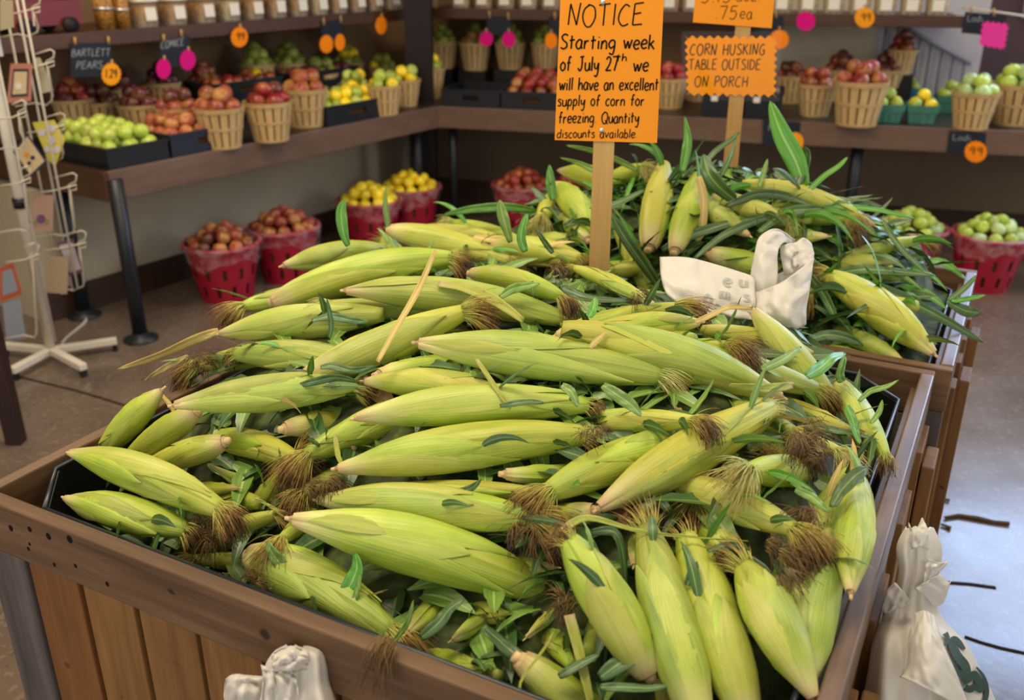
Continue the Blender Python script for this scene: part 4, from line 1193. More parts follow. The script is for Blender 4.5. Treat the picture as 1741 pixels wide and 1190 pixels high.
LEFT = [
 (166, 172, 72, ['plum'], 'peck basket of dark apples in the second row beside the card rack', 'in the second row peck basket beside the card rack'),
 (122, 168, 68, ['plum', 'red'], 'peck basket of dark apples half behind the card rack cards', 'in the peck basket half behind the card rack cards'),
 (455, 172, 82, ['plum', 'red'], 'peck basket of dark red apples, in front beside the navy crate', 'in the peck basket beside the navy crate'),
 (517, 150, 78, ['peach', 'redgold'], 'peck basket of rosy peaches, in front beside the yellow apple crate', 'in the peck basket beside the yellow apple crate'),
 (372, 182, 84, ['redgold', 'peach'], 'peck basket of red and gold apples standing just behind the navy crate', 'in the peck basket just behind the navy crate'),
 (300, 182, 76, ['redgold', 'plum'], 'peck basket of mixed red apples behind the green apple crate', 'in the peck basket behind the green apple crate'),
 (237, 176, 74, ['plum'], 'peck basket of dark apples behind the green apple crate, under the amber star', 'in the peck basket under the amber price star'),
 (347, 136, 60, ['brown', 'redgold'], 'peck basket of russet pears below the two magenta stars', 'in the peck basket below the two magenta stars'),
 (275, 140, 62, ['plum'], 'peck basket of dark apples below the single wide chalkboard', 'in the peck basket below the tilted chalkboard'),
 (205, 150, 60, ['plum'], 'peck basket of dark apples below the pear chalkboard', 'in the peck basket below the pear chalkboard'),
 (430, 142, 62, ['redgold', 'yellow'], 'peck basket of golden red apples behind the dark red ones', 'in the middle row peck basket behind the dark red ones'),
 (436, 108, 62, ['pear', 'green'], 'peck basket of green fruit below the lone orange star', 'in the peck basket below the lone orange star'),
 (492, 106, 64, ['pear', 'green'], 'peck basket of green fruit, rear row, beside the twin orange stars', 'in the rear row peck basket beside the twin orange stars'),
 (545, 124, 64, ['pear'], 'peck basket of green pears behind the rosy peaches', 'in the peck basket behind the rosy peaches'),
 (590, 106, 58, ['pear', 'yellow'], 'peck basket of green pears below the twin orange stars', 'in the peck basket below the twin orange stars'),
 (652, 144, 62, ['yellow', 'green'], 'peck basket of yellow apples touching the yellow apple crate', 'in the peck basket touching the yellow apple crate'),
 (688, 135, 54, ['yellow', 'green'], 'peck basket of yellow apples, second from the corner', 'in the peck basket second from the corner'),
 (603, 144, 56, ['yellow', 'green'], 'peck basket of yellow apples behind the yellow apple crate', 'in the peck basket behind the yellow apple crate'),
 (726, 115, 62, ['yellow', 'green'], 'peck basket of yellow apples at the corner of the counters', 'in the peck basket at the corner of the counters'),
 (650, 113, 50, ['yellow', 'pear'], 'peck basket of yellow fruit in the rear row near the corner', 'in the rear row peck basket near the corner'),
]
for (px, py, w, ks, lab, wh) in LEFT: put_peck(px, py, w, ZT, ks, lab, wh, GL, plane=(L0, nL, .78))
BACK = [
 (1140, 132, 62, ['red'], 'peck basket of red apples peeping between the notice and the husking sign', 'in the peck basket between the two signs'),
 (1188, 128, 52, ['red', 'redgold'], 'peck basket of red apples behind the husking table sign', 'in the peck basket behind the husking table sign'),
 (1390, 142, 66, ['red', 'redgold'], 'peck basket of red apples beside the husking table sign', 'in the peck basket beside the husking table sign'),
 (1465, 136, 92, ['red', 'redgold'], 'large peck basket of red apples next to the green pint boxes', 'in the large peck basket next to the pint boxes'),
 (1510, 118, 64, ['plum'], 'peck basket of dark apples behind the large one', 'in the peck basket behind the large one'),
 (1535, 84, 50, ['plum', 'red'], 'whitish peck basket of dark apples before the stair rail', 'in the raised peck basket before the stair rail'),
 (1430, 118, 60, ['plum', 'red'], 'peck basket of dark apples, rear row below the amber star', 'in the rear row peck basket below the amber star'),
 (1660, 156, 76, ['pale', 'green'], 'peck basket of pale green apples next to the pint boxes', 'in the peck basket standing next to the pint boxes'),
 (1733, 142, 84, ['pale', 'green'], 'big peck basket of pale apples at the end of the back counter, by the window', 'in the big peck basket by the window'),
 (1345, 128, 56, ['plum', 'redgold'], 'peck basket of dark apples behind the black cartons', 'in the peck basket behind the black cartons'),
]
for (px, py, w, ks, lab, wh) in BACK:
    put_peck(px, py, w, ZT, ks, lab, wh, GB, plane=(B0, nB, .78))
for (px, py, w, ks, lab, wh) in [
 (752, 70, 54, ['pear'], 'shaded peck basket nearest the corner post in the counter corner', 'in the shaded peck basket nearest the corner post'),
 (808, 72, 56, ['pear', 'brown'], 'shaded peck basket in the middle of the counter corner', 'in the shaded peck basket in the middle of the counter corner'),
 (868, 72, 54, ['pear', 'green'], 'shaded peck basket under the small chalkboard of the counter corner', 'in the shaded peck basket under the small chalkboard'),
 (928, 72, 52, ['pear', 'green'], 'shaded peck basket beside the notice sign of the counter corner', 'in the shaded peck basket beside the notice sign')]:
    put_peck(px, py, w, ZT, ks, lab, wh, 'shaded peck baskets in the counter corner', plane=(B0, nB, .76))
# crates on the counter behind the card rack
def onL(px, py, off): q = PP(px, py, L0 + nL * off, nL); return (q - L0).dot(dL)
def onBk(px, py, off): q = PP(px, py, B0 + nB * off, nB); return (q - B0).dot(dB)
def crate_fruit(e, w, dep, h, ks, where, layers, full=1.0, pile=0):
    M4 = e.matrix_basis
    for l in range(layers):
        n = int((w - .03 - l * AR) / (2 * AR)); mrow = int((dep * full - .03 - l * AR) / (2 * AR))
        for j in range(mrow):
            for i in range(n):
                x = w / 2 + (i - (n - 1) / 2) * (w - .02 - l * AR * 1.2) / max(n, 1); y = .016 + AR + l * AR * .9 + j * 2.02 * AR
                p = M4 @ Vector((x + RF.gauss(0, .003), y + RF.gauss(0, .003), h - .012 + l * 1.30 * AR + pile * j * .010 + RF.uniform(-.004, .004)))
                fruit_at(p, RF.choice(ks), where, RF.uniform(.95, 1.04))
a0, a1 = onL(184, 275, .015), onL(286, 250, .015)
c1 = crate('fruit_crate', L0 + dL * a0 + nL * .015 + UP * .0005, dL, nL, a1 - a0, .46, .088, M['black'], 'black crate of bright green apples at the counter end by the card rack', hole=False)
MB().box(((a1 - a0) / 2, .23, .04), (a1 - a0 - .03, .43, .05)).build('inside', M['peck_in'], c1, smooth=False)
crate_fruit(c1, a1 - a0, .46, .088, ['green'], 'in the black crate by the card rack', 2, pile=.35)
a0, a1 = onL(291, 248, .015), onL(411, 222, .015)
c2 = crate('fruit_crate', L0 + dL * a0 + nL * .015 + UP * .0005, dL, nL, a1 - a0, .30, .10, M['navy'], 'navy crate of red and gold apples beside the green apple crate')
MB().box(((a1 - a0) / 2, .15, .045), (a1 - a0 - .03, .27, .06)).build('inside', M['peck_in'], c2, smooth=False)
crate_fruit(c2, a1 - a0, .30, .10, ['redgold', 'peach'], 'in the navy crate', 2)
a0, a1 = onL(556, 200, .03), onL(658, 180, .03)
c3 = crate('fruit_crate', L0 + dL * a0 + nL * .03 + UP * .0005, dL, nL, a1 - a0, .26, .10, M['black'], 'black crate of yellow apples between the peach basket and the corner')
MB().box(((a1 - a0) / 2, .13, .045), (a1 - a0 - .03, .23, .06)).build('inside', M['peck_in'], c3, smooth=False)
crate_fruit(c3, a1 - a0, .26, .10, ['yellow', 'green'], 'in the crate of yellow apples', 2)
# rear black crate of dark red fruit, below the lone orange star
a0, a1 = onL(352, 105, .55), onL(470, 95, .55)
c4 = crate('fruit_crate', L0 + dL * a0 + nL * .52 + UP * (.12), dL, nL, a1 - a0, .24, .09, M['black'], 'raised black crate of small red apples against the wall below the lone orange star')
MB().box(((a1 - a0) / 2, .12, -.06), (a1 - a0, .24, .118)).build('stand', M['black'], c4, smooth=False)
MB().box(((a1 - a0) / 2, .12, .04), (a1 - a0 - .03, .21, .05)).build('inside', M['peck_in'], c4, smooth=False)
crate_fruit(c4, a1 - a0, .24, .09, ['red', 'plum'], 'in the raised crate against the wall', 1)
a0, a1 = onL(486, 92, .55), onL(600, 84, .55)
c5 = crate('fruit_crate', L0 + dL * a0 + nL * .52 + UP * (.12), dL, nL, a1 - a0, .24, .09, M['black'], 'raised black crate of dark apples against the wall behind the twin orange stars')
MB().box(((a1 - a0) / 2, .12, -.06), (a1 - a0, .24, .118)).build('stand', M['black'], c5, smooth=False)
MB().box(((a1 - a0) / 2, .12, .04), (a1 - a0 - .03, .21, .05)).build('inside', M['peck_in'], c5, smooth=False)
crate_fruit(c5, a1 - a0, .24, .09, ['plum'], 'in the raised crate behind the twin orange stars', 1)
# crates in the corner of the back counter
a0, a1 = onBk(752, 178, .015), onBk(851, 180, .015)
c6 = crate('fruit_crate', B0 + dB * a0 + nB * .015 + UP * .0005, dB, nB, a1 - a0 - .006, .38, .10, M['black'], 'nearly empty black crate in the counter corner')
crate_fruit(c6, a1 - a0 - .006, .10, .055, ['yellow'], 'at the bottom of the nearly empty crate', 1)
a2 = onBk(955, 183, .015)
c7 = crate('fruit_crate', B0 + dB * (a1 + .004) + nB * .015 + UP * .0005, dB, nB, a2 - a1, .38, .10, M['black'], 'black crate of red apples beside the notice sign')
MB().box(((a2 - a1) / 2, .19, .045), (a2 - a1 - .03, .35, .06)).build('inside', M['peck_in'], c7, smooth=False)
crate_fruit(c7, a2 - a1, .38, .10, ['red', 'redgold'], 'in the black crate beside the notice sign', 2, pile=1.2)
for k, (x0, x1, lab) in enumerate(((1192, 1262, 'black carton behind the husking sign stake'), (1266, 1328, 'black carton beside the husking table sign'))):
    a0, a1 = onBk(x0, 192, .06), onBk(x1, 194, .06)
    c8 = crate('black_carton', B0 + dB * a0 + nB * .06 + UP * .0005, dB, nB, a1 - a0, .30, .14, M['black'], lab, hole=False)
    MB().box(((a1 - a0) * .3, -.008, .10), (.035, .003, .03)).build('price_tag', M['jar_label'], c8, smooth=False)
    MB().box(((a1 - a0) / 2, .15, .085), (a1 - a0 - .03, .27, .06)).build('inside', M['peck_in'], c8, smooth=False)
    crate_fruit(c8, a1 - a0, .20, .14, ['plum', 'redgold'], f'in the {lab}', 1)
# pint boxes
pg, pb = pint_proto(M['pint']), pint_proto(M['pint_blue']); pgT, pbT = tree_of(pg), tree_of(pb)
first = {id(pg): True, id(pb): True}
for (px, py, proto, dz, ks, lab, wh) in [
 (1506, 206, pg, 0, ['green', 'yellow'], 'green pint box of pears at the counter edge beside the large red apple basket', 'in the pint box beside the large red apple basket'),
 (1564, 208, pg, 0, ['green', 'yellow'], 'second green pint box at the counter edge', 'in the second pint box at the edge'),
 (1612, 190, pg, 0, ['green'], 'green pint box set behind, beside the pale apple basket', 'in the pint box beside the pale apple basket'),
 (1538, 176, pb, 0, ['green', 'pale'], 'blue pint box behind the two front green ones', 'in the blue pint box behind the green ones'),
 (1590, 150, pb, .06, ['pale'], 'bright blue pint box raised at the back before the stair rail', 'in the raised blue pint box'),
 (1553, 152, pg, .06, ['pale', 'green'], 'green pint box raised at the back', 'in the raised green pint box')]:
    tr = pgT if proto is pg else pbT
    if first[id(proto)]: o = proto; first[id(proto)] = False
    else: o = dup(proto, tree=tr)
    o['label'] = lab; o['group'] = 'pint boxes on the back counter'
    c = PZ(px, py, ZT + dz)
    if dz:
        st = MB().box((0, 0, dz / 2), (.11, .11, dz - .001)).build('wooden_block', M['shelf_d'], None, smooth=False); st.location = (c.x, c.y, ZT); tag(st, f'small block under the {lab.split(" raised")[0]}', 'block')
    s = 1.28; o.location = (c.x, c.y, ZT + dz + .0005); o.scale = (s, s, s); o.rotation_euler = (0, 0, math.atan2(dB.y, dB.x) + RF.gauss(0, .03))
    zt = ZT + dz + .075 * s; d2 = Vector((math.cos(o.rotation_euler.z), math.sin(o.rotation_euler.z), 0)); n2 = Vector((-d2.y, d2.x, 0))
    for (x, y, z) in ((-.037, -.037, 0), (.037, -.037, 0), (-.037, .037, 0), (.037, .037, 0), (0, 0, .045), (.002, .06, .04)):
        fruit_at(c * 1 + d2 * x + n2 * y + UP * (zt - c.z + z + .002), RF.choice(ks), wh, .92)
# small paper cup of green apples at the far back
c = PZ(1658, 132, ZT + .10)
o = empty('paper_cup', (c.x, c.y, ZT + .10), 0, 'grey paper cup of small green fruit before the stair rail', 'cup')
MB().lathe([(0, 0), (.035, 0), (.046, .10), (.049, .10), (.049, .094), (.038, .004)], 24).build('cup_wall', plain('grey_paper', '#8d8478', .8, .2), o)
MB().box((0, 0, -.05), (.13, .13, .099)).build('stand', M['shelf_d'], o, smooth=False)
for (x, y, z) in ((-.02, -.01, .10), (.022, -.008, .10), (0, .02, .11), (.0, 0, .145)): fruit_at((c.x + x, c.y + y, ZT + .10 + z), 'pale', 'in the grey paper cup', .7)

# red plastic baskets on the floor
red = red_proto(); redT = tree_of(red)
for (px, py, ks, lab, wh, gap) in [
 (376, 410, ['redgold', 'peach', 'plum'], 'red plastic basket of red and gold apples, out in front below the counter', 'in the red basket out in front below the counter', 0),
 (481, 383, ['redgold', 'peach'], 'red plastic basket of red and gold apples, tucked behind another one', 'in the red basket tucked behind another one', 0),
 (627, 338, ['yellow'], 'red plastic basket of yellow apples, partly behind the corn', 'in the red basket partly behind the corn', 0),
 (697, 316, ['yellow'], 'red plastic basket of yellow apples beside the corner post', 'in the red basket beside the corner post', 0),
 (888, 312, ['red', 'red', 'redgold'], 'red plastic basket of shiny red apples under the back counter', 'in the red basket under the back counter', 0),
 (985, 315, ['red'], 'red plastic basket of red apples hidden behind the notice stake', 'in the red basket hidden behind the notice stake', 0),
 (1548, 385, ['green', 'green', 'pale'], 'red plastic basket of green apples behind the leaves of the rear bin', 'in the red basket behind the leaves of the rear bin', 0),
 (1686, 396, ['green', 'green', 'pale'], 'red plastic basket of green apples alone beyond the rear bin corner', 'in the red basket beyond the rear bin corner', 0)]:
    c = PZ(px, py, RB_H)
    if not used['red']: o = red; used['red'] = True; o['label'] = lab
    else: o = dup(red, label=lab, tree=redT)
    o['group'] = 'red plastic baskets on the floor'
    o.location = (c.x, c.y, .0005); o.rotation_euler = (0, 0, RF.uniform(0, 6))
    heap(c, RB_H - .004, RB_R - .012, ks, wh, 1.0, rings=[(RB_R - .012 - AR, 0), (RB_R - .012 - AR * 2.35, 1.15 * AR), (RB_R - AR * 3.9, 1.9 * AR)])

# tubs on the upper shelves
tubm, nt, b = mat('snack_filling')
_c = coord(nt, 'Object'); _v = tex(nt, _c, (1, 1, 1), ns=90, detail=4)
nt.links.new(ramp(nt, _v, [(.3, '#5a3510'), (.5, '#a4702a'), (.7, '#cf9c4a')]), b.inputs['Base Color']); b.inputs['Roughness'].default_value = .5
tubp, nt, b = mat('pale_filling')
_c = coord(nt, 'Object'); _v = tex(nt, _c, (1, 1, 1), ns=90, detail=4)
nt.links.new(ramp(nt, _v, [(.3, '#7a6238'), (.5, '#b39a66'), (.7, '#d8c69a')]), b.inputs['Base Color']); b.inputs['Roughness'].default_value = .5
def sqring(r, z, k=.35, n=28):
    out = []
    for j in range(n):
        a = 2 * math.pi * j / n; c, s = math.cos(a), math.sin(a); q = (abs(c) ** 5 + abs(s) ** 5) ** (-.2); out.append(Vector((r * c * q, r * s * q, z)))
    return out
def tub_proto(fill, lb=True):
    e = empty('food_tub', (0, 0, 0), 0, 'clear tub', 'tub')
    MB().grid([sqring(.001, .003), sqring(.037, .003), sqring(.042, .075), sqring(.001, .078)], closed=True).build('filling', fill, e)
    MB().grid([sqring(.039, 0), sqring(.0455, .088), sqring(.048, .088), sqring(.048, .092)], closed=True).build('tub_wall', M['tub'], e)
    MB().grid([sqring(.001, .098), sqring(.044, .098), sqring(.049, .094), sqring(.049, .086)], closed=True).build('lid', M['lid'], e)
    if lb: MB().box((0, -.0465, .045), (.044, .002, .044), (Vector((1, 0, 0)), Vector((0, 1, -.08)).normalized(), Vector((0, .08, 1)).normalized())).build('label', M['jar_label'], e, smooth=False)
    return e
ta, tb = tub_proto(tubm), tub_proto(tubp); taT, tbT = tree_of(ta), tree_of(tb)
fa = {id(ta): True, id(tb): True}
def put_tub(proto, p, rz, lab, grp, s=1.0):
    if fa[id(proto)]: o = proto; fa[id(proto)] = False
    else: o = dup(proto, tree=taT if proto is ta else tbT)
    o.location = p; o.rotation_euler = (0, 0, rz); o['label'] = lab; o['group'] = grp; o.scale = (s, s, s)
rzL, rzB = math.atan2(dL.y, dL.x), math.atan2(dB.y, dB.x)
pl = ULp + nL * .085
xs = [243, 293, 343, 386, 427, 466, 503, 538, 571, 603, 633, 662]
for i, px in enumerate(xs):
    q = PP(px, 24 - i * .9, pl, nL); q.z = ZU1 - .0028
    put_tub(ta if i % 4 != 3 else tb, q, rzL, 'labelled tub of brown snacks on the shelf behind the card rack', 'tubs on the upper shelf behind the card rack', 1.32)
pbk = UBp + nB * .08
for i, px in enumerate([786, 824, 862, 900, 938, 1140, 1178, 1330, 1374, 1418, 1462, 1506, 1550, 1594]):
    q = PP(px, 4, pbk, nB); q.z = ZU1 - .0028
    hid = 'labelled tub of snacks on the shelf above the back counter'
    put_tub(tb if px > 1300 or i % 3 == 0 else ta, q, rzB, hid, 'tubs on the upper shelf above the back counter', 1.35)
# tall golden bags and canisters at the card rack end of the upper shelf
for (px, w, h, lab) in ((178, .085, .19, 'tall golden canister beside the toy wagon'), (208, .07, .17, 'golden canister between the tall one and the tubs')):
    q = PP(px, 30, pl, nL); q.z = ZU1 - .0028
    o = empty('snack_canister', q, rzL, lab, 'canister')
    MB().lathe([(0, 0), (w / 2, 0), (w / 2, h), (0, h)], 24).build('filling', tubm, o)
    MB().lathe([(w / 2 + .003, h * .45), (w / 2 + .003, h * .45 + .012)], 24).build('band', M['staple'], o, solid=.001)
    MB().lathe([(0, h + .014), (w / 2 + .004, h + .012), (w / 2 + .004, h)], 24).build('lid', M['lid'], o)
q = PP(702, 10, UBp + nB * .06, nB); q.z = ZU1 - .003
o = MB().box((0, 0, .05), (.12, .05, .10)).build('paper_carton', plain('tan_carton', '#9a855f', .8, .2), None, smooth=False, bevel=.003); o.location = (q.x + .10, q.y, q.z + .009); o.rotation_euler = (0, 0, rzB)
tag(o, 'plain tan carton on the upper shelf by the corner', 'carton')
# toy wagon at the end of the upper shelf
q = PP(64, 44, ULp + nL * .12, nL); q.z = ZU1 - .0028
o = empty('toy_wagon', q, rzL, 'red toy wagon with dark wheels on the upper shelf by the card rack', 'toy')
mb = MB()
for (cx, cy, sx, sy) in ((0, -.075, .34, .008), (0, .075, .34, .008), (-.166, 0, .008, .142), (.166, 0, .008, .142)): mb.box((cx, cy, .085), (sx, sy, .10))
mb.box((0, 0, .04), (.324, .142, .008)); mb.build('wagon_bed', M['toy_red'], o, smooth=False)
for x in (-.10, .10):
    for y in (-.09, .09):
        w = MB(); w.tube([(x, y - .011, .034), (x, y + .011, .034)], .034, 20); w.build('wheel', M['rubber'], o)
MB().tube([(-.10, -.09, .034), (-.10, .09, .034)], .005, 6).build('axle', M['steel'], o)
MB().tube([(.10, -.09, .034), (.10, .09, .034)], .005, 6).build('axle', M['steel'], o)
# ================================================================== handwriting
# every glyph: strokes of points in tenths of the cap height; '~' = drawn as a smooth curve
GL_ = {
'N': (7, '0,0 1,10;1,10 5,0;5,0 7,10.5'), 'O': (8, '~4,10 1,8 0,4 2,0 5,0 7.5,4 7,8.5 4,10 3,9.6'), 'T': (7, '0,9.6 7,10.4;3.6,10 3,0'), 'I': (2, '1.4,10 .6,0'),
'C': (7, '~6.5,9 4,10 1,7 0,3 2.4,0 6,1'), 'E': (6, '1,10 0,0;1,10 6.4,10.6;.6,5.2 5,5.8;0,0 5.8,.4'), 'S': (6, '~6,9 3.5,10 1,8.4 2,6 5,4 5.2,1.4 2.5,0 0,1'),
'H': (7, '1,10 0,0;6.6,10 5.8,0;.4,5 6.2,5.4'), 'U': (7, '~.6,10 0,3 2,0 4.6,.4 6,4 6.6,10'), 'K': (6.4, '1,10 0,0;6,10 .5,4.6;2,5.6 6.2,0'), 'G': (7, '~6.6,9 4,10 1,7 0,3 2.4,0 5.6,1 6,4.4;3.6,4.4 6.6,4.6'),
'A': (7, '0,0 3.6,10;3.6,10 6.6,0;1.2,3.6 5.6,3.9'), 'B': (6.4, '1,10 0,0;~.9,9.8 5,9.4 5,6.4 .6,5.4;~.6,5.4 5.8,4.6 5.6,.8 0,0'), 'L': (5.4, '.8,10 0,0;0,0 5,.3'), 'D': (7, '.8,10 0,0;~.8,10 6,8 6.6,3.6 3.6,.4 0,0'),
'P': (6, '1,10 0,0;~.2,9.4 5,10 5.8,7 3.4,5 .6,4.8'), 'R': (6.4, '1,10 0,0;~.6,9.8 5.4,9.8 5.6,6.8 .6,5;2.4,5 6.2,0'), 'M': (8, '0,0 1,10;1,10 4,3;4,3 7.4,10;7.4,10 7.8,0'), 'F': (6, '1,10 0,0;1,10 6,10.4;.6,5.2 4.8,5.6'),
'j': (2.4, '1.6,5.6 1.2,-2;~1.2,-2 .8,-3.4 -.6,-3;1.7,7.8 1.8,8.3'), 'J': (6, '2,9.6 6.4,10.2;~4.4,10 4,2.6 2,0 0,2'), 'Q': (8, '~4,10 1,8 0,4 2,0 5,0 7.5,4 7,8.5 4,10 3,9.6;4.6,2.8 7.8,-.8'),
'a': (5.4, '~5,5.4 2.4,6 0,3 1.4,0 4,1 5,5.4;~5,5.6 4.6,1.4 5.6,0'), 'b': (5, '.8,10 0,0;~.2,3.6 2.6,5.8 4.8,3.4 3,0 0,.4'), 'c': (4.6, '~4.4,5.2 2.4,6 0,3 1.6,0 4.4,.8'), 'd': (5.4, '~4.8,5 2.4,5.8 0,3 1.4,0 4.4,1.2;5.4,10 4.6,0'),
'e': (5, '~.4,2.8 4.6,3.6 4,5.8 1.6,5.6 0,2.6 1.8,0 4.8,.9'), 'f': (4.4, '~4.6,9.2 3,10 2,7 1.4,0;0,5.4 4,5.8'), 'g': (5.4, '~5,5.4 2.4,6 0,3.4 1.6,.6 4.6,2;~5.2,5.6 4.8,0 3.4,-3.6 .4,-2.8'), 'h': (5, '.8,10 0,0;~.2,3 2.6,5.6 4.4,4.4 4.6,0'),
'i': (1.8, '1,5.6 .8,0;1.2,7.8 1.3,8.3'), 'k': (4.8, '.8,10 0,0;4.4,6 .4,2.6;1.6,3.4 4.8,0'), 'l': (1.6, '1.2,10 .6,0'), 'm': (8, '.6,5.8 0,0;~.2,3.4 2.4,5.6 3.8,4.6 3.6,0;~3.8,3.4 6,5.6 7.4,4.6 7.4,0'), 'n': (5, '.6,5.8 0,0;~.2,3.2 2.6,5.7 4.4,4.4 4.5,0'),
'o': (5, '~2.6,6 .4,4.6 0,2 2,0 4.4,1.6 4.6,4.4 2.6,6 2,5.8'), 'p': (5, '.8,5.8 0,-3.8;~.6,4 2.8,5.8 4.8,3.4 3,.2 .4,.6'), 'r': (4.2, '.6,5.8 .2,0;~.3,3 1.8,5.2 4,5.4'), 's': (4.4, '~4.4,5.4 2,6 .8,4.6 3.8,2.4 3.2,.3 0,.3'), 't': (4.2, '2,9 1.6,0;0,5.6 4.4,6.2'),
'u': (5, '~.2,5.8 .4,1 2.4,0 4.4,2 4.7,5.8;4.7,5.8 5,0'), 'v': (4.8, '0,5.8 2,0;2,0 5,6'), 'w': (7, '0,5.8 1.6,0;1.6,0 3.6,5;3.6,5 4.8,0;4.8,0 7.2,6'), 'x': (4.8, '.4,5.8 4.6,0;4.8,6 0,0'), 'y': (5, '~.2,5.8 .8,2.2 3,2 4.6,5.8;~4.8,5.8 4,-1 2.4,-3.8 .2,-3'), 'z': (4.8, '.2,5.6 4.4,5.8;4.4,5.8 0,0;0,0 4.8,.3'),
'2': (5.6, '~.4,8 2.6,10 5,8.4 3.6,4.4 0,.2;0,.2 5.8,.5'), '7': (5.6, '0,9.8 5.6,10.2;5.6,10.2 2,0'), '5': (5.6, '5.8,10.2 1.6,10;1.6,10 .8,5.6;~.8,5.6 4,6.4 5.2,3.4 3,0 0,.8'), '9': (5.2, '~5,8.6 2.6,10 .4,7.6 2.6,5.2 5,8;5,9 3.8,0'), '1': (2, '1.2,10 .8,0'), '.': (1.6, '.5,.2 1,.5'), ' ': (4.4, ''),
}
def strokes(ch):
    w, s = GL_[ch]; out = []
    for st in s.split(';'):
        if not st: continue
        sm = st[0] == '~'; pts = [tuple(float(c) / 10 for c in p.split(',')) for p in st.lstrip('~').split()]
        if sm and len(pts) > 2:
            q = []
            for i in range(len(pts) - 1):
                p0, p1, p2, p3 = pts[max(i - 1, 0)], pts[i], pts[i + 1], pts[min(i + 2, len(pts) - 1)]
                for k in range(6):
                    t = k / 6
                    q.append(tuple(.5 * (2 * p1[c] + (p2[c] - p0[c]) * t + (2 * p0[c] - 5 * p1[c] + 4 * p2[c] - p3[c]) * t * t + (3 * p1[c] - p0[c] - 3 * p2[c] + p3[c]) * t ** 3) for c in (0, 1)))
            q.append(pts[-1]); pts = q
        out.append(pts)
    return w / 10, out
def write(mb, text, x, y, h, width=None, pen=.08, place=None, slant=.06, gap=.20, rot=0.0):
    """text with its baseline at (x, y); place maps (u, v) to 3D"""
    tot = sum(GL_[c][0] / 10 + gap for c in text) - gap
    sx = h if width is None else width / tot
    cx = 0
    R = random.Random(text)
    for ch in text:
        w, st = strokes(ch); jy = R.uniform(-.03, .03)
        for pts in st:
            L, Rr = [], []
            q = [(x + (cx + px + slant * py) * sx, y + (py + jy) * h + rot * (cx + px) * sx) for px, py in pts]
            for i, p in enumerate(q):
                a, b = q[max(i - 1, 0)], q[min(i + 1, len(q) - 1)]
                dx, dy = b[0] - a[0], b[1] - a[1]; n = math.hypot(dx, dy) or 1; ox, oy = -dy / n * pen * h / 2, dx / n * pen * h / 2
                L.append((p[0] + ox, p[1] + oy)); Rr.append((p[0] - ox, p[1] - oy))
            vs = [place(*p) for p in L + Rr]; n = len(q)
            mb.add(vs, [(i, i + 1, n + i + 1, n + i) for i in range(n - 1)])
        cx += w + gap
    return mb
# ------------------------------------------------------------------ the two corn signs on their stakes
class Sheet:
    """flat sheet at a picture position on a vertical plane facing the aisle; pixel to point on it"""
    def __init__(s, y, turn=0.0):
        s.n = Vector((math.sin(turn), -math.cos(turn), 0)); s.p = Vector((0, y, 0))
        s.u = Vector((math.cos(turn), math.sin(turn), 0))
    def pt(s, px, py, off=0.0): return PP(px, py, s.p, s.n) + s.n * off
def poly_sheet(pts, n, t, mb=None):
    mb = mb or MB(); k = len(pts)
    mb.add([p + n * t / 2 for p in pts] + [p - n * t / 2 for p in pts], [tuple(range(k)), tuple(range(2 * k - 1, k - 1, -1))] + [(i, k + i, k + (i + 1) % k, (i + 1) % k) for i in range(k)])
    return mb
def stake(root, px0, py0, ztop, wpx, y, th=.018):
    a = PY(px0, py0, y); w = wpx / FPX * proj(a)[2]
    z0 = a.z - .16
    MB().box((a.x, y, (z0 + ztop) / 2), (w, th, ztop - z0)).build('stake', M['stake'], root, smooth=False, bevel=.0015)
    return a.x
YS = 1.86
S1 = Sheet(YS - .0105)
n1 = empty('notice_sign', (0, 0, 0), 0, 'orange handwritten notice about corn for freezing, on a wooden stake', 'sign')
tx = stake(n1, 1018, 470, 1.80, 33, YS)
c = [S1.pt(953, -8), S1.pt(1129, -8), S1.pt(1117, 243), S1.pt(943, 238)]
poly_sheet(c, S1.n, .0006).build('paper_sheet', M['orange_paper'], n1, smooth=False)
def pl1(x, y): return S1.pt(x, -y, .0009)
mb = MB()
for (t, x, yb, h, x1) in (('NOTICE', 966, 43, 36, 1092), ('Starting week', 953, 83, 25, 1112), ('of July 27', 953, 120, 24, 1050), ('we', 1077, 121, 24, 1102), ('will have an excellent', 951, 153, 21, 1119),
                          ('supply of corn for', 948, 180, 19, 1095), ('freezing. Quantity', 950, 209, 19, 1086), ('discounts available.', 947, 234, 15, 1083)):
    write(mb, t, x, -yb, h, x1 - x, .115 if h < 30 else .07, pl1, gap=.16)
write(mb, 'th', 1048, -104, 13, 17, .16, pl1)
mb.build('lettering', M['ink'], n1, smooth=False)
for (x, y) in ((1025, 4), (1023, 222)):
    MB().lathe([(0, .002), (.004, .0015), (.005, 0)], 10).build('thumb_tack', M['staple'], n1).matrix_basis = Matrix.Translation(S1.pt(x, y, .0008)) @ Matrix.Rotation(math.pi / 2, 4, 'X')
YS2 = 2.60
S2 = Sheet(YS2 - .0110)
n2 = empty('price_sign', (0, 0, 0), 0, 'wooden stake carrying an orange price sheet over an amber sign about a husking table', 'sign')
stake(n2, 1243, 268, 1.86, 23, YS2)
c = [S2.pt(1184, -30), S2.pt(1319, -30), S2.pt(1312, 48), S2.pt(1178, 38)]
poly_sheet(c, S2.n, .0006).build('paper_sheet', M['orange_paper'], n2, smooth=False)
mb = MB(); pl2 = lambda x, y: S2.pt(x, -y, .0009)
write(mb, '.75', 1216, -33, 22, 36, .09, pl2); write(mb, 'ea.', 1258, -32, 20, 26, .09, pl2); write(mb, '5.15', 1192, -4, 22, 50, .09, pl2); write(mb, 'doz.', 1252, -2, 20, 40, .09, pl2)
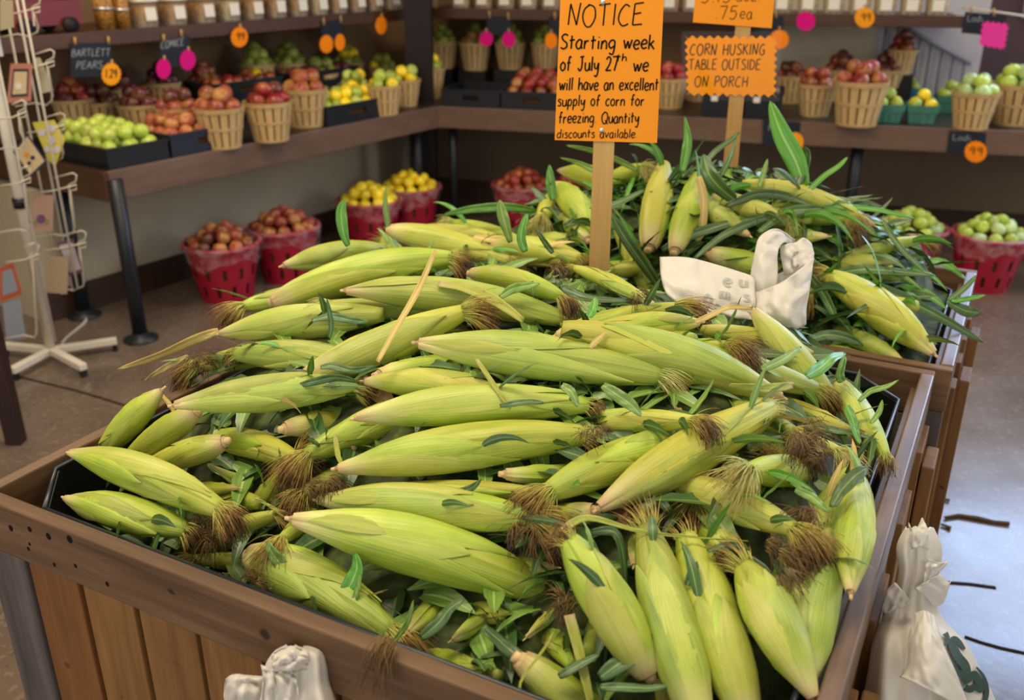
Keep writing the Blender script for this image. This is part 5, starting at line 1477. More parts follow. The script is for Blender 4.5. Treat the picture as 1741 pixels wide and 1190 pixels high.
mb.build('lettering', plain('brown_marker', '#7a4a18', .7, .2), n2, smooth=False)
# zigzag husking sign
pts = []
def zig(x0, y0, x1, y1, n, ox, oy):
    for i in range(n):
        for k, o in ((0, 0), (.5, 1)):
            t = (i + k) / n; pts.append((x0 + (x1 - x0) * t + ox * o, y0 + (y1 - y0) * t + oy * o))
zig(1163, 60, 1322, 60, 11, 0, 6); zig(1322, 60, 1320, 166, 8, -6, 0); zig(1320, 166, 1166, 163, 11, 0, -6); zig(1166, 163, 1163, 60, 8, 6, 0)
poly_sheet([S2.pt(x, y, .0012) for x, y in pts], S2.n, .0006).build('zigzag_card', M['orange_paper2'], n2, smooth=False)
mb = MB(); pl3 = lambda x, y: S2.pt(x, -y, .0019)
for (t, x, yb, h, x1) in (('CORN HUSKING', 1173, 93, 18, 1300), ('TABLE OUTSIDE', 1171, 118, 17, 1292), ('ON PORCH', 1181, 147, 17, 1271)): write(mb, t, x, -yb, h, x1 - x, .11, pl3)
mb.build('lettering', M['ink'], n2, smooth=False)
poly_sheet([S2.pt(x, y, .0032) for x, y in ((1158, 53), (1328, 53), (1325, 172), (1160, 169))], S2.n, .0004).build('clear_sleeve', M['sleeve'], n2, smooth=False)

# ------------------------------------------------------------------ chalkboards and price stars pegged to the shelf edges
def frame_plane(p0, n): return lambda x, y, off=0.0: PP(x, y, p0 - n * off, n)
eUL, eUB, eLB = frame_plane(ULp, nL), frame_plane(UBp, nB), frame_plane(B0, nB)
def peg(root, f, x, y, n):
    a, b = f(x, y - 6, .004), f(x + 1, y + 7, .004)
    MB().tube([a - n * .004, b - n * .004], .006, 6).build('peg', M['peg'], root)
def board(f, n, quad, text, label, pegs, off=.006):
    r = empty('chalkboard', (0, 0, 0), 0, label, 'price board', 'chalkboards on the shelf edges')
    poly_sheet([f(x, y, off) for x, y in quad], n, .004).build('slate', M['chalk'], r, smooth=False)
    mb = MB()
    for (t, x, yb, h, x1, rot) in text: write(mb, t, x, -yb, h, x1 - x, .10, lambda u, v: f(u, -v, off + .0035), rot=rot)
    if text: mb.build('lettering', M['chalk_line'], r, smooth=False)
    for (x, y) in pegs: peg(r, f, x, y, n)
    return r
def star(f, n, cx, cy, rx, ry, m, label, text=None, k=16, off=.014, pegat=True, dip=.90):
    r = empty('price_star', (0, 0, 0), 0, label, 'price tag', 'price stars on the shelf edges')
    pts = []
    for i in range(2 * k):
        a = math.pi * i / k; q = 1 if i % 2 == 0 else dip
        pts.append(f(cx + rx * q * math.cos(a), cy + ry * q * math.sin(a), off))
    poly_sheet(pts, n, .0012).build('card', m, r, smooth=False)
    if text:
        mb = MB(); write(mb, text, cx - rx * .55, -(cy + ry * .30), ry * .7, rx * 1.1, .13, lambda u, v: f(u, -v, off + .0016)); mb.build('lettering', M['ink'], r, smooth=False)
    if pegat: peg(r, f, cx, cy - ry + 1, n)
    return r
board(eUL, nL, ((119, 74), (188, 72), (189, 129), (120, 131)), [('BARTLETT', 122, 96, 12, 187, .02), ('PEARS', 130, 117, 12, 174, .02)], 'chalkboard naming the pears, hung near the card rack', ((126, 69), (183, 68)))
board(eUL, nL, ((270, 71), (321, 60), (324, 106), (276, 118)), [('COMICE', 274, 83, 12, 312, .16)], 'tilted chalkboard with two magenta stars over it', ((277, 64), (307, 56)))
board(eUL, nL, ((545, 37), (580, 33), (583, 68), (549, 74)), [], 'small dark chalkboard with twin orange stars over it', ((549, 36), (578, 32)))
board(eUB, nB, ((828, 26), (868, 30), (869, 62), (827, 59)), [], 'small dark chalkboard between the two magenta stars on the back shelf', ((832, 24), (864, 27)))
board(eUB, nB, ((933, 28), (960, 28), (960, 66), (935, 66)), [], 'dark chalkboard peeping out behind the notice sign', ((943, 26),))
board(eUB, nB, ((1290, 26), (1332, 28), (1332, 64), (1288, 60)), [], 'dark chalkboard behind the top of the husking table sign', ((1319, 24),))
board(eUB, nB, ((1641, 20), (1713, 26), (1700, 62), (1634, 56)), [('Lodi', 1645, 36, 11, 1670, -.05)], 'chalkboard on the back shelf with a hot pink card over it', ((1651, 16), (1689, 20)))
board(eLB, nB, ((1297, 203), (1361, 208), (1359, 252), (1296, 246)), [('F', 1307, 222, 12, 1314, 0)], 'chalkboard on the counter front behind the tall corn leaf', (), .026)
board(eLB, nB, ((1614, 222), (1677, 226), (1673, 264), (1609, 260)), [('Lodi', 1620, 238, 10, 1650, -.05)], 'chalkboard on the counter front at the window end', (), .026)
star(eUL, nL, 189, 126, 17, 20, M['star_amber'], 'amber price star over the pear chalkboard', '1.29')
star(eUL, nL, 278, 117, 13, 18, M['star_pink'], 'lower magenta price star of the tilted chalkboard', None)
star(eUL, nL, 319, 102, 14, 18, M['star_pink'], 'upper magenta price star of the tilted chalkboard', None)
star(eUL, nL, 407, 63, 15, 18, M['star_orange'], 'lone orange price star between the tilted board and the twin stars', '.99')
star(eUL, nL, 555, 75, 12, 16, M['star_orange'], 'larger one of the twin orange stars', None, pegat=False)
star(eUL, nL, 578, 72, 9, 15, M['star_orange'], 'narrower one of the twin orange stars', None, pegat=False)
star(eUL, nL, 648, 43, 10, 16, M['star_orange'], 'orange price star nearest the shelf corner', None)
star(eUB, nB, 827, 66, 12, 13, M['star_pink'], 'magenta price star nearer the shelf corner', None)
star(eUB, nB, 865, 67, 12, 14, M['star_pink'], 'magenta price star nearer the notice sign', None)
star(eUB, nB, 937, 69, 11, 14, M['star_orange'], 'orange price star half behind the notice sign', None)
star(eUB, nB, 1325, 67, 17, 17, M['star_orange'], 'orange price star half behind the husking table sign', None)
star(eUB, nB, 1370, 36, 17, 17, M['star_pink'], 'single magenta price star in the middle of the back shelf', None)
star(eUB, nB, 1470, 30, 18, 18, M['star_amber'], 'amber price star on the back shelf', '.99')
star(eLB, nB, 1352, 241, 15, 17, M['star_amber'], 'amber price star on the counter front beside the tall corn leaf', None, off=.034, pegat=False)
star(eLB, nB, 1659, 258, 20, 19, M['star_orange'], 'orange price star on the counter front at the window end', '99', off=.034, pegat=False)
r = empty('price_star', (0, 0, 0), 0, 'square hot pink price card with a zigzag edge', 'price tag', 'price stars on the shelf edges')
pts = []
zig(1670, 34, 1717, 39, 5, 0, 4); zig(1717, 39, 1709, 86, 5, -4, 0); zig(1709, 86, 1662, 78, 5, 0, -4); zig(1662, 78, 1670, 34, 5, 4, 0)
poly_sheet([eUB(x, y, .016) for x, y in pts], nB, .0012).build('card', M['star_hot'], r, smooth=False)
q0 = eUB(1668, 18, .012); 
MB().tube([eUB(1636, 12, .004), eUB(1760, 30, .004)], .006, 6).build('shelf_wire', M['wire'], None); o = bpy.data.objects['shelf_wire']; tag(o, 'white wire stretched from the shelf end towards the window', 'wire')
# ================================================================== card rack, dark stand, bags, cord, floor debris
q0 = PZ(90, 612, 0)
rk = empty('card_rack', (q0.x, q0.y, 0), 0, 'white wire spinner rack of greeting cards', 'card rack')
def R3(px, py, dy=0.0):                                       # point of the rack in its own frame: picture position at the rack's distance
    return PY(px, py, q0.y + dy) - Vector((q0.x, q0.y, 0))
MB().tube([(0, 0, .03), (0, 0, 1.9)], .019, 14).build('pole', M['white_metal'], rk)
MB().tube([(0, 0, .66), (0, 0, .70)], .028, 14).build('pole_collar', M['black'], rk)
for (px, py) in ((200, 588), (144, 634), (22, 640), (4, 596)):
    p = PZ(px, py, .02) - Vector((q0.x, q0.y, 0)); d = Vector((p.x, p.y, 0)); L = d.length; d.normalize()
    f = MB().box(d * (L / 2) + UP * .045, (L, .032, .028), (d, Vector((-d.y, d.x, 0)), UP)).build('foot', M['white_metal'], rk, smooth=False, bevel=.003)
    MB().box(d * (L - .012) + UP * .016, (.02, .024, .031), (d, Vector((-d.y, d.x, 0)), UP)).build('foot_cap', M['black'], f, smooth=False)
# wire panels: four uprights and their crossbars, in two depths
ups = [((28, 0), (124, 495), .05), ((38, 0), (133, 490), -.05), ((58, 60), (70, 500), .10), ((12, 0), (62, 580), -.12)]
for k, (a, b, dy) in enumerate(ups):
    a3 = R3(*a, dy); b3 = R3(*b, dy); m3 = (a3 + b3) / 2
    MB().tube([(m3.x, m3.y, b3.z), (m3.x, m3.y, 1.85)], .0045, 8).build('upright_wire', M['wire'], rk)
def pocket(x0, y0, x1, y1, dy):
    """a wire pocket: a loop with a hooked front"""
    P_ = lambda x, y, e=0: R3(x, y, dy + e)
    mb = MB()
    mb.tube([P_(x0, y0), P_(x1 - 6, y0 - 8), P_(x1, y0 - 4), P_(x1 - 1, y0 + 6), P_(x1 - 13, y0 + 12), P_(x1 - 10, y0 + 44), P_(x1 - 4, y1 - 4), P_(x1 - 4, y1 + 6), P_(x0 + 18, y1 + 14)], .0032, 6)
    mb.tube([P_(x0 - 30, y0 + 26, -.03), P_(x0, y0 + 22, -.03), P_(x1, y0 + 12, -.03), P_(x1, y0 + 20, -.03), P_(x1 - 10, y0 + 22, -.03), P_(x1 - 2, y1, -.03)], .0032, 6)
    mb.tube([P_(x0 - 34, y1 + 16), P_(x0, y1 + 10), P_(x0 + 20, y1 + 14)], .0032, 6)
    mb.build('pocket_wire', M['wire'], rk)
for (x0, y0, x1, y1, dy) in ((60, 92, 92, 165, 0), (76, 200, 110, 262, 0), (92, 302, 130, 388, 0), (106, 400, 146, 480, 0), (20, 178, 44, 240, -.1), (30, 290, 52, 380, -.1), (40, 420, 66, 560, -.1), (30, 0, 68, 48, 0)):
    pocket(x0, y0, x1, y1, dy)
MB().box((.02, -.04, 1.45), (.10, .015, .42)).build('header_board', plain('pale_board', '#cfcfcb', .6, .3), rk, smooth=False, bevel=.002)
# cards in the pockets
def card(quad, dy, m, label, deco=None, inset=None):
    n = Vector((0, -1, 0)); r = empty('greeting_card', (0, 0, 0), 0, label, 'card', 'cards in the wire rack')
    S = lambda x, y, o=0: PY(x, y, q0.y + dy) + n * o
    poly_sheet([S(*p) for p in quad], n, .0015).build('card_front', m, r, smooth=False)
    cx = sum(p[0] for p in quad) / 4; cy = sum(p[1] for p in quad) / 4
    sc = lambda k: [S(cx + (p[0] - cx) * k, cy + (p[1] - cy) * k, .0012 + .0004 * (1 - k)) for p in quad]
    if inset:
        for k, mm in inset: poly_sheet(sc(k), n, .0004 + .0006 * (1 - k)).build('printed_panel', mm, r, smooth=False)
    if deco:
        for (x, y, rad, mm) in deco:
            poly_sheet([S(x + rad * math.cos(a * .785), y + rad * 1.0 * math.sin(a * .785), .0026) for a in range(8)], n, .0004).build('printed_flower', mm, r, smooth=False)
    return r
pc = lambda nme, c: plain(nme, c, .55, .4)
cream, navy, orange = pc('card_cream', '#cbb488'), pc('card_navy', '#27263a'), pc('card_orange', '#b06a45')
card([(18, 108), (55, 108), (53, 172), (12, 175)], -.06, pc('card_salmon', '#b4765f'), 'salmon card with a dark framed picture, high in the rack', [(32, 146, 6, pc('card_white', '#e0d4c0'))], [(.72, navy), (.58, cream)])
card([(56, 98), (68, 98), (91, 154), (68, 160)], -.02, pc('card_pale', '#b9ad92'), 'pale tilted card behind the salmon one')
card([(46, 226), (80, 275), (52, 302), (22, 258)], -.06, navy, 'diamond tilted card with a navy border and a yellow flower', [(46, 264, 5, pc('card_yellow', '#d89a2a')), (56, 268, 4, navy), (50, 277, 3.5, navy)], [(.86, cream)])
card([(55, 208), (92, 204), (111, 236), (94, 283), (82, 272)], -.03, pc('card_lemon', '#cfc04a'), 'yellow card with white squares beside the diamond one', [(72, 225, 6, pc('card_lilac', '#c9c4d2')), (88, 218, 7, pc('card_lilac', '#c9c4d2')), (88, 238, 7, pc('card_lilac', '#c9c4d2')), (96, 254, 6, pc('card_lilac', '#c9c4d2')), (80, 254, 5, pc('card_lilac', '#c9c4d2'))])
card([(55, 331), (91, 332), (90, 393), (53, 393)], -.04, pc('card_rose', '#b08c7c'), 'rose card with a purple flower, middle of the rack', [(70, 372, 8, pc('card_purple', '#6a4a70')), (60, 378, 4, pc('card_green', '#8a8a4a')), (80, 377, 4, pc('card_green', '#8a8a4a'))])
card([(79, 436), (117, 437), (114, 500), (77, 497)], -.05, pc('card_tan', '#a99274'), 'plain tan card low in the rack')
card([(96, 412), (124, 406), (143, 462), (118, 470)], -.02, pc('card_plum', '#6c4258'), 'plum edged card behind the plain tan one', None, [(.8, pc('card_lilac2', '#b9acb4'))])
card([(0, 455), (22, 446), (38, 500), (0, 514)], -.10, pc('card_rust', '#b0552e'), 'rust card with a silvery picture at the rack foot', None, [(.7, pc('card_silver', '#8a8f98'))])
card([(4, 516), (34, 508), (44, 575), (12, 580)], -.10, pc('card_bluegrey', '#8d949c'), 'blue grey card at the bottom of the rack')
card([(0, 0), (22, 0), (24, 46), (0, 52)], -.10, pc('card_khaki', '#a99b76'), 'khaki card at the top of the rack')
# dark wooden stand at the picture edge
ds = empty('wooden_stand', (0, 0, 0), 0, 'dark stained wooden stand beside the card rack', 'stand')
pb = PZ(38, 752, 0); yb = pb.y
def D3(x, y): return PY(x, y, yb)
MB().box((pb.x - .02, yb, .49 / 2), (.055, .05, .49)).build('leg', M['darkwood'], ds, smooth=False, bevel=.003)
MB().box((pb.x - .02 - .50, yb, .49 / 2), (.055, .05, .49)).build('leg', M['darkwood'], ds, smooth=False, bevel=.003)
a = D3(50, 402)
zt = a.z - .0225
MB().box((pb.x - .02, yb + .0, .49 + (zt - .49) / 2), (.045, .045, zt - .49)).build('post', M['darkwood'], ds, smooth=False, bevel=.003)
MB().box((pb.x - .26, yb, zt + .0225), (.60, .055, .045)).build('top_rail', M['darkwood'], ds, smooth=False, bevel=.004)
MB().box((pb.x - .27, yb, .30), (.44, .03, .05)).build('cross_rail', M['darkwood'], ds, smooth=False, bevel=.003)
# white cord from the wall along the floor
pts = [PZ(x, y, .006) for x, y in ((103, 600), (108, 580), (128, 562), (146, 545), (152, 520), (160, 498), (172, 480))]
pts += [Vector((pts[-1].x - .01, pts[-1].y + .05, .10)), Vector((pts[-1].x - .01, pts[-1].y + .06, .28))]
sm = []
for i in range(len(pts) - 1):
    for k in range(5):
        t = k / 5; p0, p1, p2, p3 = pts[max(i - 1, 0)], pts[i], pts[i + 1], pts[min(i + 2, len(pts) - 1)]
        sm.append(.5 * (2 * p1 + (p2 - p0) * t + (2 * p0 - 5 * p1 + 4 * p2 - p3) * t * t + (3 * p1 - p0 - 3 * p2 + p3) * t ** 3))
o = MB().tube(sm, .006, 8).build('power_cord', M['white_cord']); tag(o, 'white power cord looping on the floor behind the card rack', 'cord')

# ------------------------------------------------------------------ white carrier bags
def spl(vals, t):
    x = t * (len(vals) - 1); i = min(int(x), len(vals) - 2); f = x - i
    p0, p1, p2, p3 = vals[max(i - 1, 0)], vals[i], vals[i + 1], vals[min(i + 2, len(vals) - 1)]
    return .5 * (2 * p1 + (p2 - p0) * f + (2 * p0 - 5 * p1 + 4 * p2 - p3) * f * f + (3 * p1 - p0 - 3 * p2 + p3) * f ** 3)
def loft(rows, y0, seed, folds=7, fold=.10, nu=40, nv=34):
    """rows: (left px, right px, row px, forward bulge m, thickness m); closed crumpled tube"""
    def S(u, v):
        L, Rr, yy, bul, th = (spl([r[k] for r in rows], v) for k in range(5))
        c, s = math.cos(2 * math.pi * u), math.sin(2 * math.pi * u)
        px = (L + Rr) / 2 + (Rr - L) / 2 * c
        fo = fold * (math.sin(folds * 2 * math.pi * u + seed + 2 * v) * .5 + math.sin((folds * 2 + 1) * 2 * math.pi * u + seed * 2 - 3 * v) * .3) + .5 * fold * mnoise.noise(Vector((u * 6, v * 5, seed)))
        dep = y0 - bul + (-s) * th * (1 + fo * 2.0) + th * fo * .6
        px += (Rr - L) * .10 * fo * (1 if c > 0 else -1) * (1 - abs(s) * .5)
        return PY(px, yy + 3 * fo * 6, dep)
    return S, [[S(j / nu, i / nv) for j in range(nu)] for i in range(nv + 1)]
def patch(ctrl, nu=22, nv=16, seed=0, amp=.004):
    """sheet through a net of (px, py, distance) points"""
    out = []
    for i in range(nv):
        row = []
        for j in range(nu):
            c = [[spl([p[k] for p in r], j / (nu - 1)) for k in range(3)] for r in ctrl]
            x, y, d = (spl([q[k] for q in c], i / (nv - 1)) for k in range(3))
            d += amp * mnoise.noise(Vector((j * .35, i * .35, seed))) * 2 + amp * .8 * mnoise.noise(Vector((j * 1.1, i * .3, seed + 4)))
            row.append(PY(x, y, d))
        out.append(row)
    return out
# the bag lying on the heap
yb2 = 1.62
b1 = empty('plastic_bag', (0, 0, 0), 0, 'white carrier bag lying on the heap with its handles up', 'bag')
fl_ = patch([[(1122, 437, 1.66), (1170, 438, 1.64), (1225, 452, 1.62), (1282, 470, 1.60)], [(1124, 470, 1.62), (1172, 474, 1.585), (1225, 488, 1.575), (1284, 498, 1.57)], [(1134, 500, 1.58), (1178, 512, 1.545), (1228, 522, 1.54), (1286, 528, 1.55)], [(1160, 520, 1.56), (1196, 534, 1.53), (1240, 540, 1.53), (1288, 544, 1.54)]], seed=1, amp=.006)
MB().grid(fl_).build('flap', M['bag'], b1, solid=.0012)
bd = patch([[(1272, 500, 1.60), (1300, 492, 1.57), (1335, 476, 1.56), (1384, 438, 1.60)], [(1274, 522, 1.575), (1304, 520, 1.535), (1342, 508, 1.53), (1378, 478, 1.58)], [(1290, 540, 1.56), (1316, 540, 1.52), (1345, 536, 1.52), (1372, 512, 1.57)], [(1318, 556, 1.55), (1334, 560, 1.53), (1352, 560, 1.53), (1370, 552, 1.56)]], seed=5, amp=.007)
MB().grid(bd).build('front_panel', M['bag'], b1, solid=.0012)
bk = patch([[(1282, 470, 1.64), (1310, 470, 1.66), (1345, 455, 1.66), (1384, 430, 1.63)], [(1280, 500, 1.62), (1312, 500, 1.64), (1345, 490, 1.64), (1380, 465, 1.62)], [(1290, 535, 1.60), (1316, 535, 1.62), (1345, 530, 1.62), (1372, 520, 1.60)]], seed=9, amp=.006)
MB().grid(bk).build('rear_panel', M['bag'], b1, solid=.0012)
hl = patch([[(1279, 512, 1.60), (1297, 512, 1.585), (1318, 508, 1.59)], [(1276, 470, 1.62), (1298, 470, 1.60), (1322, 466, 1.61)], [(1283, 430, 1.64), (1300, 430, 1.625), (1322, 432, 1.63)], [(1292, 402, 1.655), (1310, 408, 1.645), (1327, 418, 1.65)], [(1320, 389, 1.67), (1330, 396, 1.67), (1336, 412, 1.67)], [(1352, 408, 1.69), (1350, 416, 1.69), (1345, 424, 1.69)]], nu=12, nv=30, seed=2, amp=.003)
MB().grid(hl).build('handle', M['bag'], b1, solid=.0012)
h2 = patch([[(1326, 420, 1.67), (1340, 414, 1.665), (1353, 412, 1.66), (1366, 404, 1.66), (1380, 414, 1.66)], [(1328, 440, 1.66), (1342, 438, 1.65), (1354, 434, 1.645), (1368, 430, 1.64), (1384, 432, 1.645)], [(1334, 468, 1.65), (1346, 466, 1.635), (1358, 456, 1.63), (1370, 450, 1.62), (1382, 446, 1.63)]], nu=18, nv=14, seed=3, amp=.004)
MB().grid(h2).build('handle', M['bag'], b1, solid=.0012)
def on_patch(P_, a, b, off=.0025):
    R_, C_ = len(P_) - 1, len(P_[0]) - 1
    x, y = min(.999, max(0, a)) * C_, min(.999, max(0, b)) * R_; i, j = int(y), int(x); fx, fy = x - j, y - i
    p = P_[i][j].lerp(P_[i][j + 1], fx).lerp(P_[i + 1][j].lerp(P_[i + 1][j + 1], fx), fy)
    return p + (EYE - p).normalized() * off
mb = MB()
for (t, x, y, h, w) in (('o', .50, -.62, .2, .06), ('o', .59, -.76, .2, .06), ('m', .66, -.50, .18, .08), ('n', .76, -.66, .18, .06), ('e', .70, -.30, .18, .06), ('s', .86, -.50, .18, .06), ('v', .90, -.78, .18, .06), ('u', .84, -.26, .18, .06)):
    write(mb, t, x, y, h, w, .16, lambda u, v: on_patch(fl_, u, -v))
write(mb, 'O', .46, -.95, .12, .07, .2, lambda u, v: on_patch(fl_, u, -v))
mb.build('print', M['bag_ghost'], b1, smooth=False)
mb = MB(); write(mb, 'C', .30, -.86, .48, .26, .16, lambda u, v: on_patch(h2, u, -v)); mb.build('print', M['bag_ghost'], b1, smooth=False)
# the full bag hanging on the floor side of the bin
yc = PZ(1560, 960, .80).y - .055
b2 = empty('plastic_bag', (0, 0, 0), 0, 'white carrier bag with dark green print hanging on the floor side of the bin', 'bag')
rows2 = [(1540, 1588, 898, .00, .018), (1524, 1600, 930, .005, .030), (1528, 1596, 970, .01, .034), (1520, 1588, 1010, .01, .030), (1500, 1604, 1052, .015, .036), (1482, 1640, 1090, .035, .060), (1474, 1666, 1140, .05, .075), (1466, 1692, 1195, .06, .085), (1462, 1700, 1260, .06, .09), (1462, 1706, 1330, .05, .085), (1480, 1690, 1390, .02, .05)]
S_b2, P2 = loft(rows2, yc, 1.3, folds=5, fold=.22, nu=72, nv=60)
MB().grid(P2, closed=True).build('bag_body', M['bag'], b2, solid=.001)
for ctrl, sd in (([[(1548, 935, yc - .04), (1562, 930, yc - .045), (1580, 935, yc - .04)], [(1546, 905, yc - .03), (1560, 900, yc - .035), (1577, 900, yc - .03)], [(1545, 888, yc - .02), (1553, 905, yc - .02), (1568, 880, yc - .015)]], 3),
                 ([[(1556, 1000, yc - .05), (1580, 985, yc - .05), (1598, 975, yc - .03)], [(1578, 1020, yc - .04), (1600, 1010, yc - .04), (1614, 990, yc - .02)], [(1588, 1034, yc - .02), (1606, 1020, yc - .02), (1617, 982, yc - .005)]], 6),
                 ([[(1522, 990, yc - .05), (1535, 1005, yc - .055), (1548, 1022, yc - .05)], [(1508, 1005, yc - .04), (1522, 1022, yc - .05), (1535, 1034, yc - .045)], [(1499, 1040, yc - .03), (1510, 1042, yc - .04), (1526, 1030, yc - .04)]], 8),
                 ([[(1576, 950, yc - .045), (1590, 955, yc - .04), (1603, 958, yc - .03)], [(1572, 970, yc - .05), (1586, 968, yc - .045), (1612, 955, yc - .03)], [(1568, 1000, yc - .05), (1580, 990, yc - .045), (1595, 975, yc - .035)]], 11)):
    MB().grid(patch(ctrl, 14, 14, sd, .004)).build('handle', M['bag'], b2, solid=.001)
# overlapping front fold and its print
pf = patch([[(1556, 1042, yc - .085), (1572, 1038, yc - .09), (1588, 1046, yc - .085)], [(1545, 1085, yc - .115), (1574, 1080, yc - .13), (1602, 1092, yc - .12)], [(1536, 1140, yc - .14), (1580, 1132, yc - .16), (1628, 1150, yc - .14)], [(1530, 1150, yc - .15), (1590, 1178, yc - .175), (1652, 1215, yc - .15)]], 24, 24, 4, .0022)
MB().grid(pf).build('front_fold', M['bag'], b2, solid=.001)
_fr = {}
for row in P2:                                                # the nearest skin of the bag around its print, fitted by a smooth surface
    for p in row:
        q = proj(p)
        if 1585 < q[0] < 1690 and 1060 < q[1] < 1215:
            k = (int(q[0] / 12), int(q[1] / 14))
            if k not in _fr or p.y < _fr[k][2]: _fr[k] = (q[0], q[1], p.y)
_a = np.array(list(_fr.values())); _x, _y = (_a[:, 0] - 1635) / 50, (_a[:, 1] - 1140) / 70
_cf = np.linalg.lstsq(np.stack([_x * 0 + 1, _x, _y, _x * _x, _x * _y, _y * _y], 1), _a[:, 2], rcond=None)[0]
def on_b2(px, py, off=.010):
    x, y = (px - 1635) / 50, (py - 1140) / 70
    return PY(px, py, float(np.dot(_cf, (1, x, y, x * x, x * y, y * y))) - off)
def ribbon2(mb, pts, ws):
    n = len(pts); L_, R_ = [], []
    for i, p in enumerate(pts):
        a, b = pts[max(i - 1, 0)], pts[min(i + 1, n - 1)]; dx, dy = b[0] - a[0], b[1] - a[1]; k = math.hypot(dx, dy) or 1
        ox, oy = -dy / k * ws[i] / 2, dx / k * ws[i] / 2; L_.append((p[0] + ox, p[1] + oy)); R_.append((p[0] - ox, p[1] - oy))
    mb.add([on_b2(*q) for q in L_ + R_], [(i, i + 1, n + i + 1, n + i) for i in range(n - 1)])
def smooth2(pts, k=6):
    out = []
    n = (len(pts) - 1) * k
    for i in range(n + 1): out.append((spl([p[0] for p in pts], i / n), spl([p[1] for p in pts], i / n)))
    return out
mb = MB()
s_ = smooth2([(1640, 1104), (1631, 1092), (1622, 1087), (1620, 1097), (1628, 1115), (1640, 1130), (1643, 1143), (1634, 1146), (1622, 1136), (1616, 1124)])
ribbon2(mb, s_, [5 + 11 * math.sin(math.pi * i / (len(s_) - 1)) for i in range(len(s_))])
a_ = smooth2([(1607, 1076), (1611, 1084), (1608, 1094), (1603, 1098)]); ribbon2(mb, a_, [10 - 7 * i / (len(a_) - 1) for i in range(len(a_))])
ribbon2(mb, [(1592, 1072), (1597, 1080)], [8, 4])
# small tree-like emblem under the letters
t_ = smooth2([(1636, 1160), (1646, 1155), (1656, 1146), (1664, 1158), (1668, 1172), (1658, 1168), (1648, 1172), (1640, 1168)]); ribbon2(mb, t_, [12] * len(t_))
c_ = smooth2([(1660, 1134), (1672, 1150), (1678, 1172), (1674, 1192), (1660, 1204), (1644, 1198)]); ribbon2(mb, c_, [3 + 5 * math.sin(math.pi * i / (len(c_) - 1)) for i in range(len(c_))])
mb.build('print', M['bag_print'], b2, smooth=False)
# the bag on the near board
yd = PZ(470, 1120, .80).y - .015
b3 = empty('plastic_bag', (0, 0, 0), 0, 'crumpled white carrier bag hanging on the near board of the front bin', 'bag')
S_b3, P3 = loft([(482, 520, 1099, .0, .010), (466, 548, 1108, .01, .022), (452, 556, 1130, .015, .030), (446, 560, 1160, .02, .034), (440, 572, 1195, .03, .042), (425, 590, 1250, .03, .05), (420, 600, 1310, .02, .045), (440, 580, 1360, .0, .02)], yd, 2.1, folds=6, fold=.2, nu=60, nv=44)
MB().grid(P3, closed=True).build('bag_body', M['bag'], b3, solid=.001)
for ctrl, sd in (([[(462, 1112, yd - .03), (490, 1098, yd - .03), (524, 1106, yd - .03)], [(462, 1128, yd - .05), (492, 1118, yd - .06), (526, 1122, yd - .05)], [(466, 1140, yd - .05), (492, 1142, yd - .055), (522, 1138, yd - .05)]], 2),
                 ([[(444, 1130, yd - .045), (470, 1140, yd - .05), (500, 1142, yd - .055)], [(447, 1160, yd - .055), (474, 1165, yd - .065), (505, 1162, yd - .065)], [(440, 1210, yd - .06), (474, 1215, yd - .07), (510, 1210, yd - .07)]], 5),
                 ([[(450, 1150, yd - .03), (420, 1148, yd - .03), (398, 1146, yd - .03), (384, 1154, yd - .025)], [(450, 1165, yd - .04), (420, 1162, yd - .05), (396, 1164, yd - .05), (381, 1176, yd - .03)], [(440, 1215, yd - .04), (420, 1212, yd - .05), (398, 1212, yd - .05), (382, 1215, yd - .03)]], 7)):
    MB().grid(patch(ctrl, 18, 16, sd, .006)).build('handle', M['bag'], b3, solid=.001)

# dry stalks on the concrete
def stalk(pts, w, label):
    mb = MB(); q = [PZ(x, y, .006) for x, y in pts]
    mb.tube(q, [w * (.6 + .5 * ((i * 37) % 5) / 5) for i in range(len(q))], 6); o = mb.build('dry_stalk', M['twig']); tag(o, label, 'plant debris')
stalk([(1606, 880), (1630, 876), (1662, 881), (1690, 887), (1716, 890)], .007, 'longest dry stalk on the shiny floor')
stalk([(1600, 891), (1608, 894), (1616, 898)], .006, 'short dry stalk by the bin side')
stalk([(1606, 848), (1614, 851)], .006, 'tiny stalk chip by the bin side')
# ================================================================== loose leaves, stalks and strips on the heaps (each placed by its own hand)
def leaf_path(pts, fn, w, m, label, name='corn_leaf', lift=.012, prof_=None, dz=None):
    """ribbon leaf through picture points resting over the heap; dz: extra height along it"""
    n = 16; P_ = []
    ts = [hit(x, y, fn, lift) for x, y in pts]
    if dz is None: dz = 0
    t0 = ts[0]; ts = [t0 + (t - t0) * .5 for t in ts] if dz == 0 else [ts[0]] * len(ts)
    for i in range(n):
        u = i / (n - 1); P_.append(EYE + ray(spl([p[0] for p in pts], u), spl([p[1] for p in pts], u)) * spl(ts, u))
    rows = []
    for i, p in enumerate(P_):
        u = i / (n - 1); t = (P_[min(i + 1, n - 1)] - P_[max(i - 1, 0)]).normalized(); vw = (EYE - p).normalized()
        s = t.cross(vw).normalized(); nn = s.cross(t).normalized()
        ww = w / FPX * proj(p)[2] * (prof_(u) if prof_ else (math.sin(math.pi * min(1, .12 + .88 * u)) ** .7 + .03))
        ang = .35 + .4 * math.sin(u * 4 + w)
        s2 = s * math.cos(ang) + nn * math.sin(ang)
        rows.append([p + s2 * (k * ww * .5) + nn * (abs(k) * ww * .14 + .0012 * math.sin(u * 23 + k * 3)) for k in (-1, -.5, 0, .5, 1)])
    o = MB().grid(rows).build(name, m, None, solid=.0006); tag(o, label, 'corn leaf', 'loose leaves on the corn'); return o
h1, h2_ = heap1, heap2
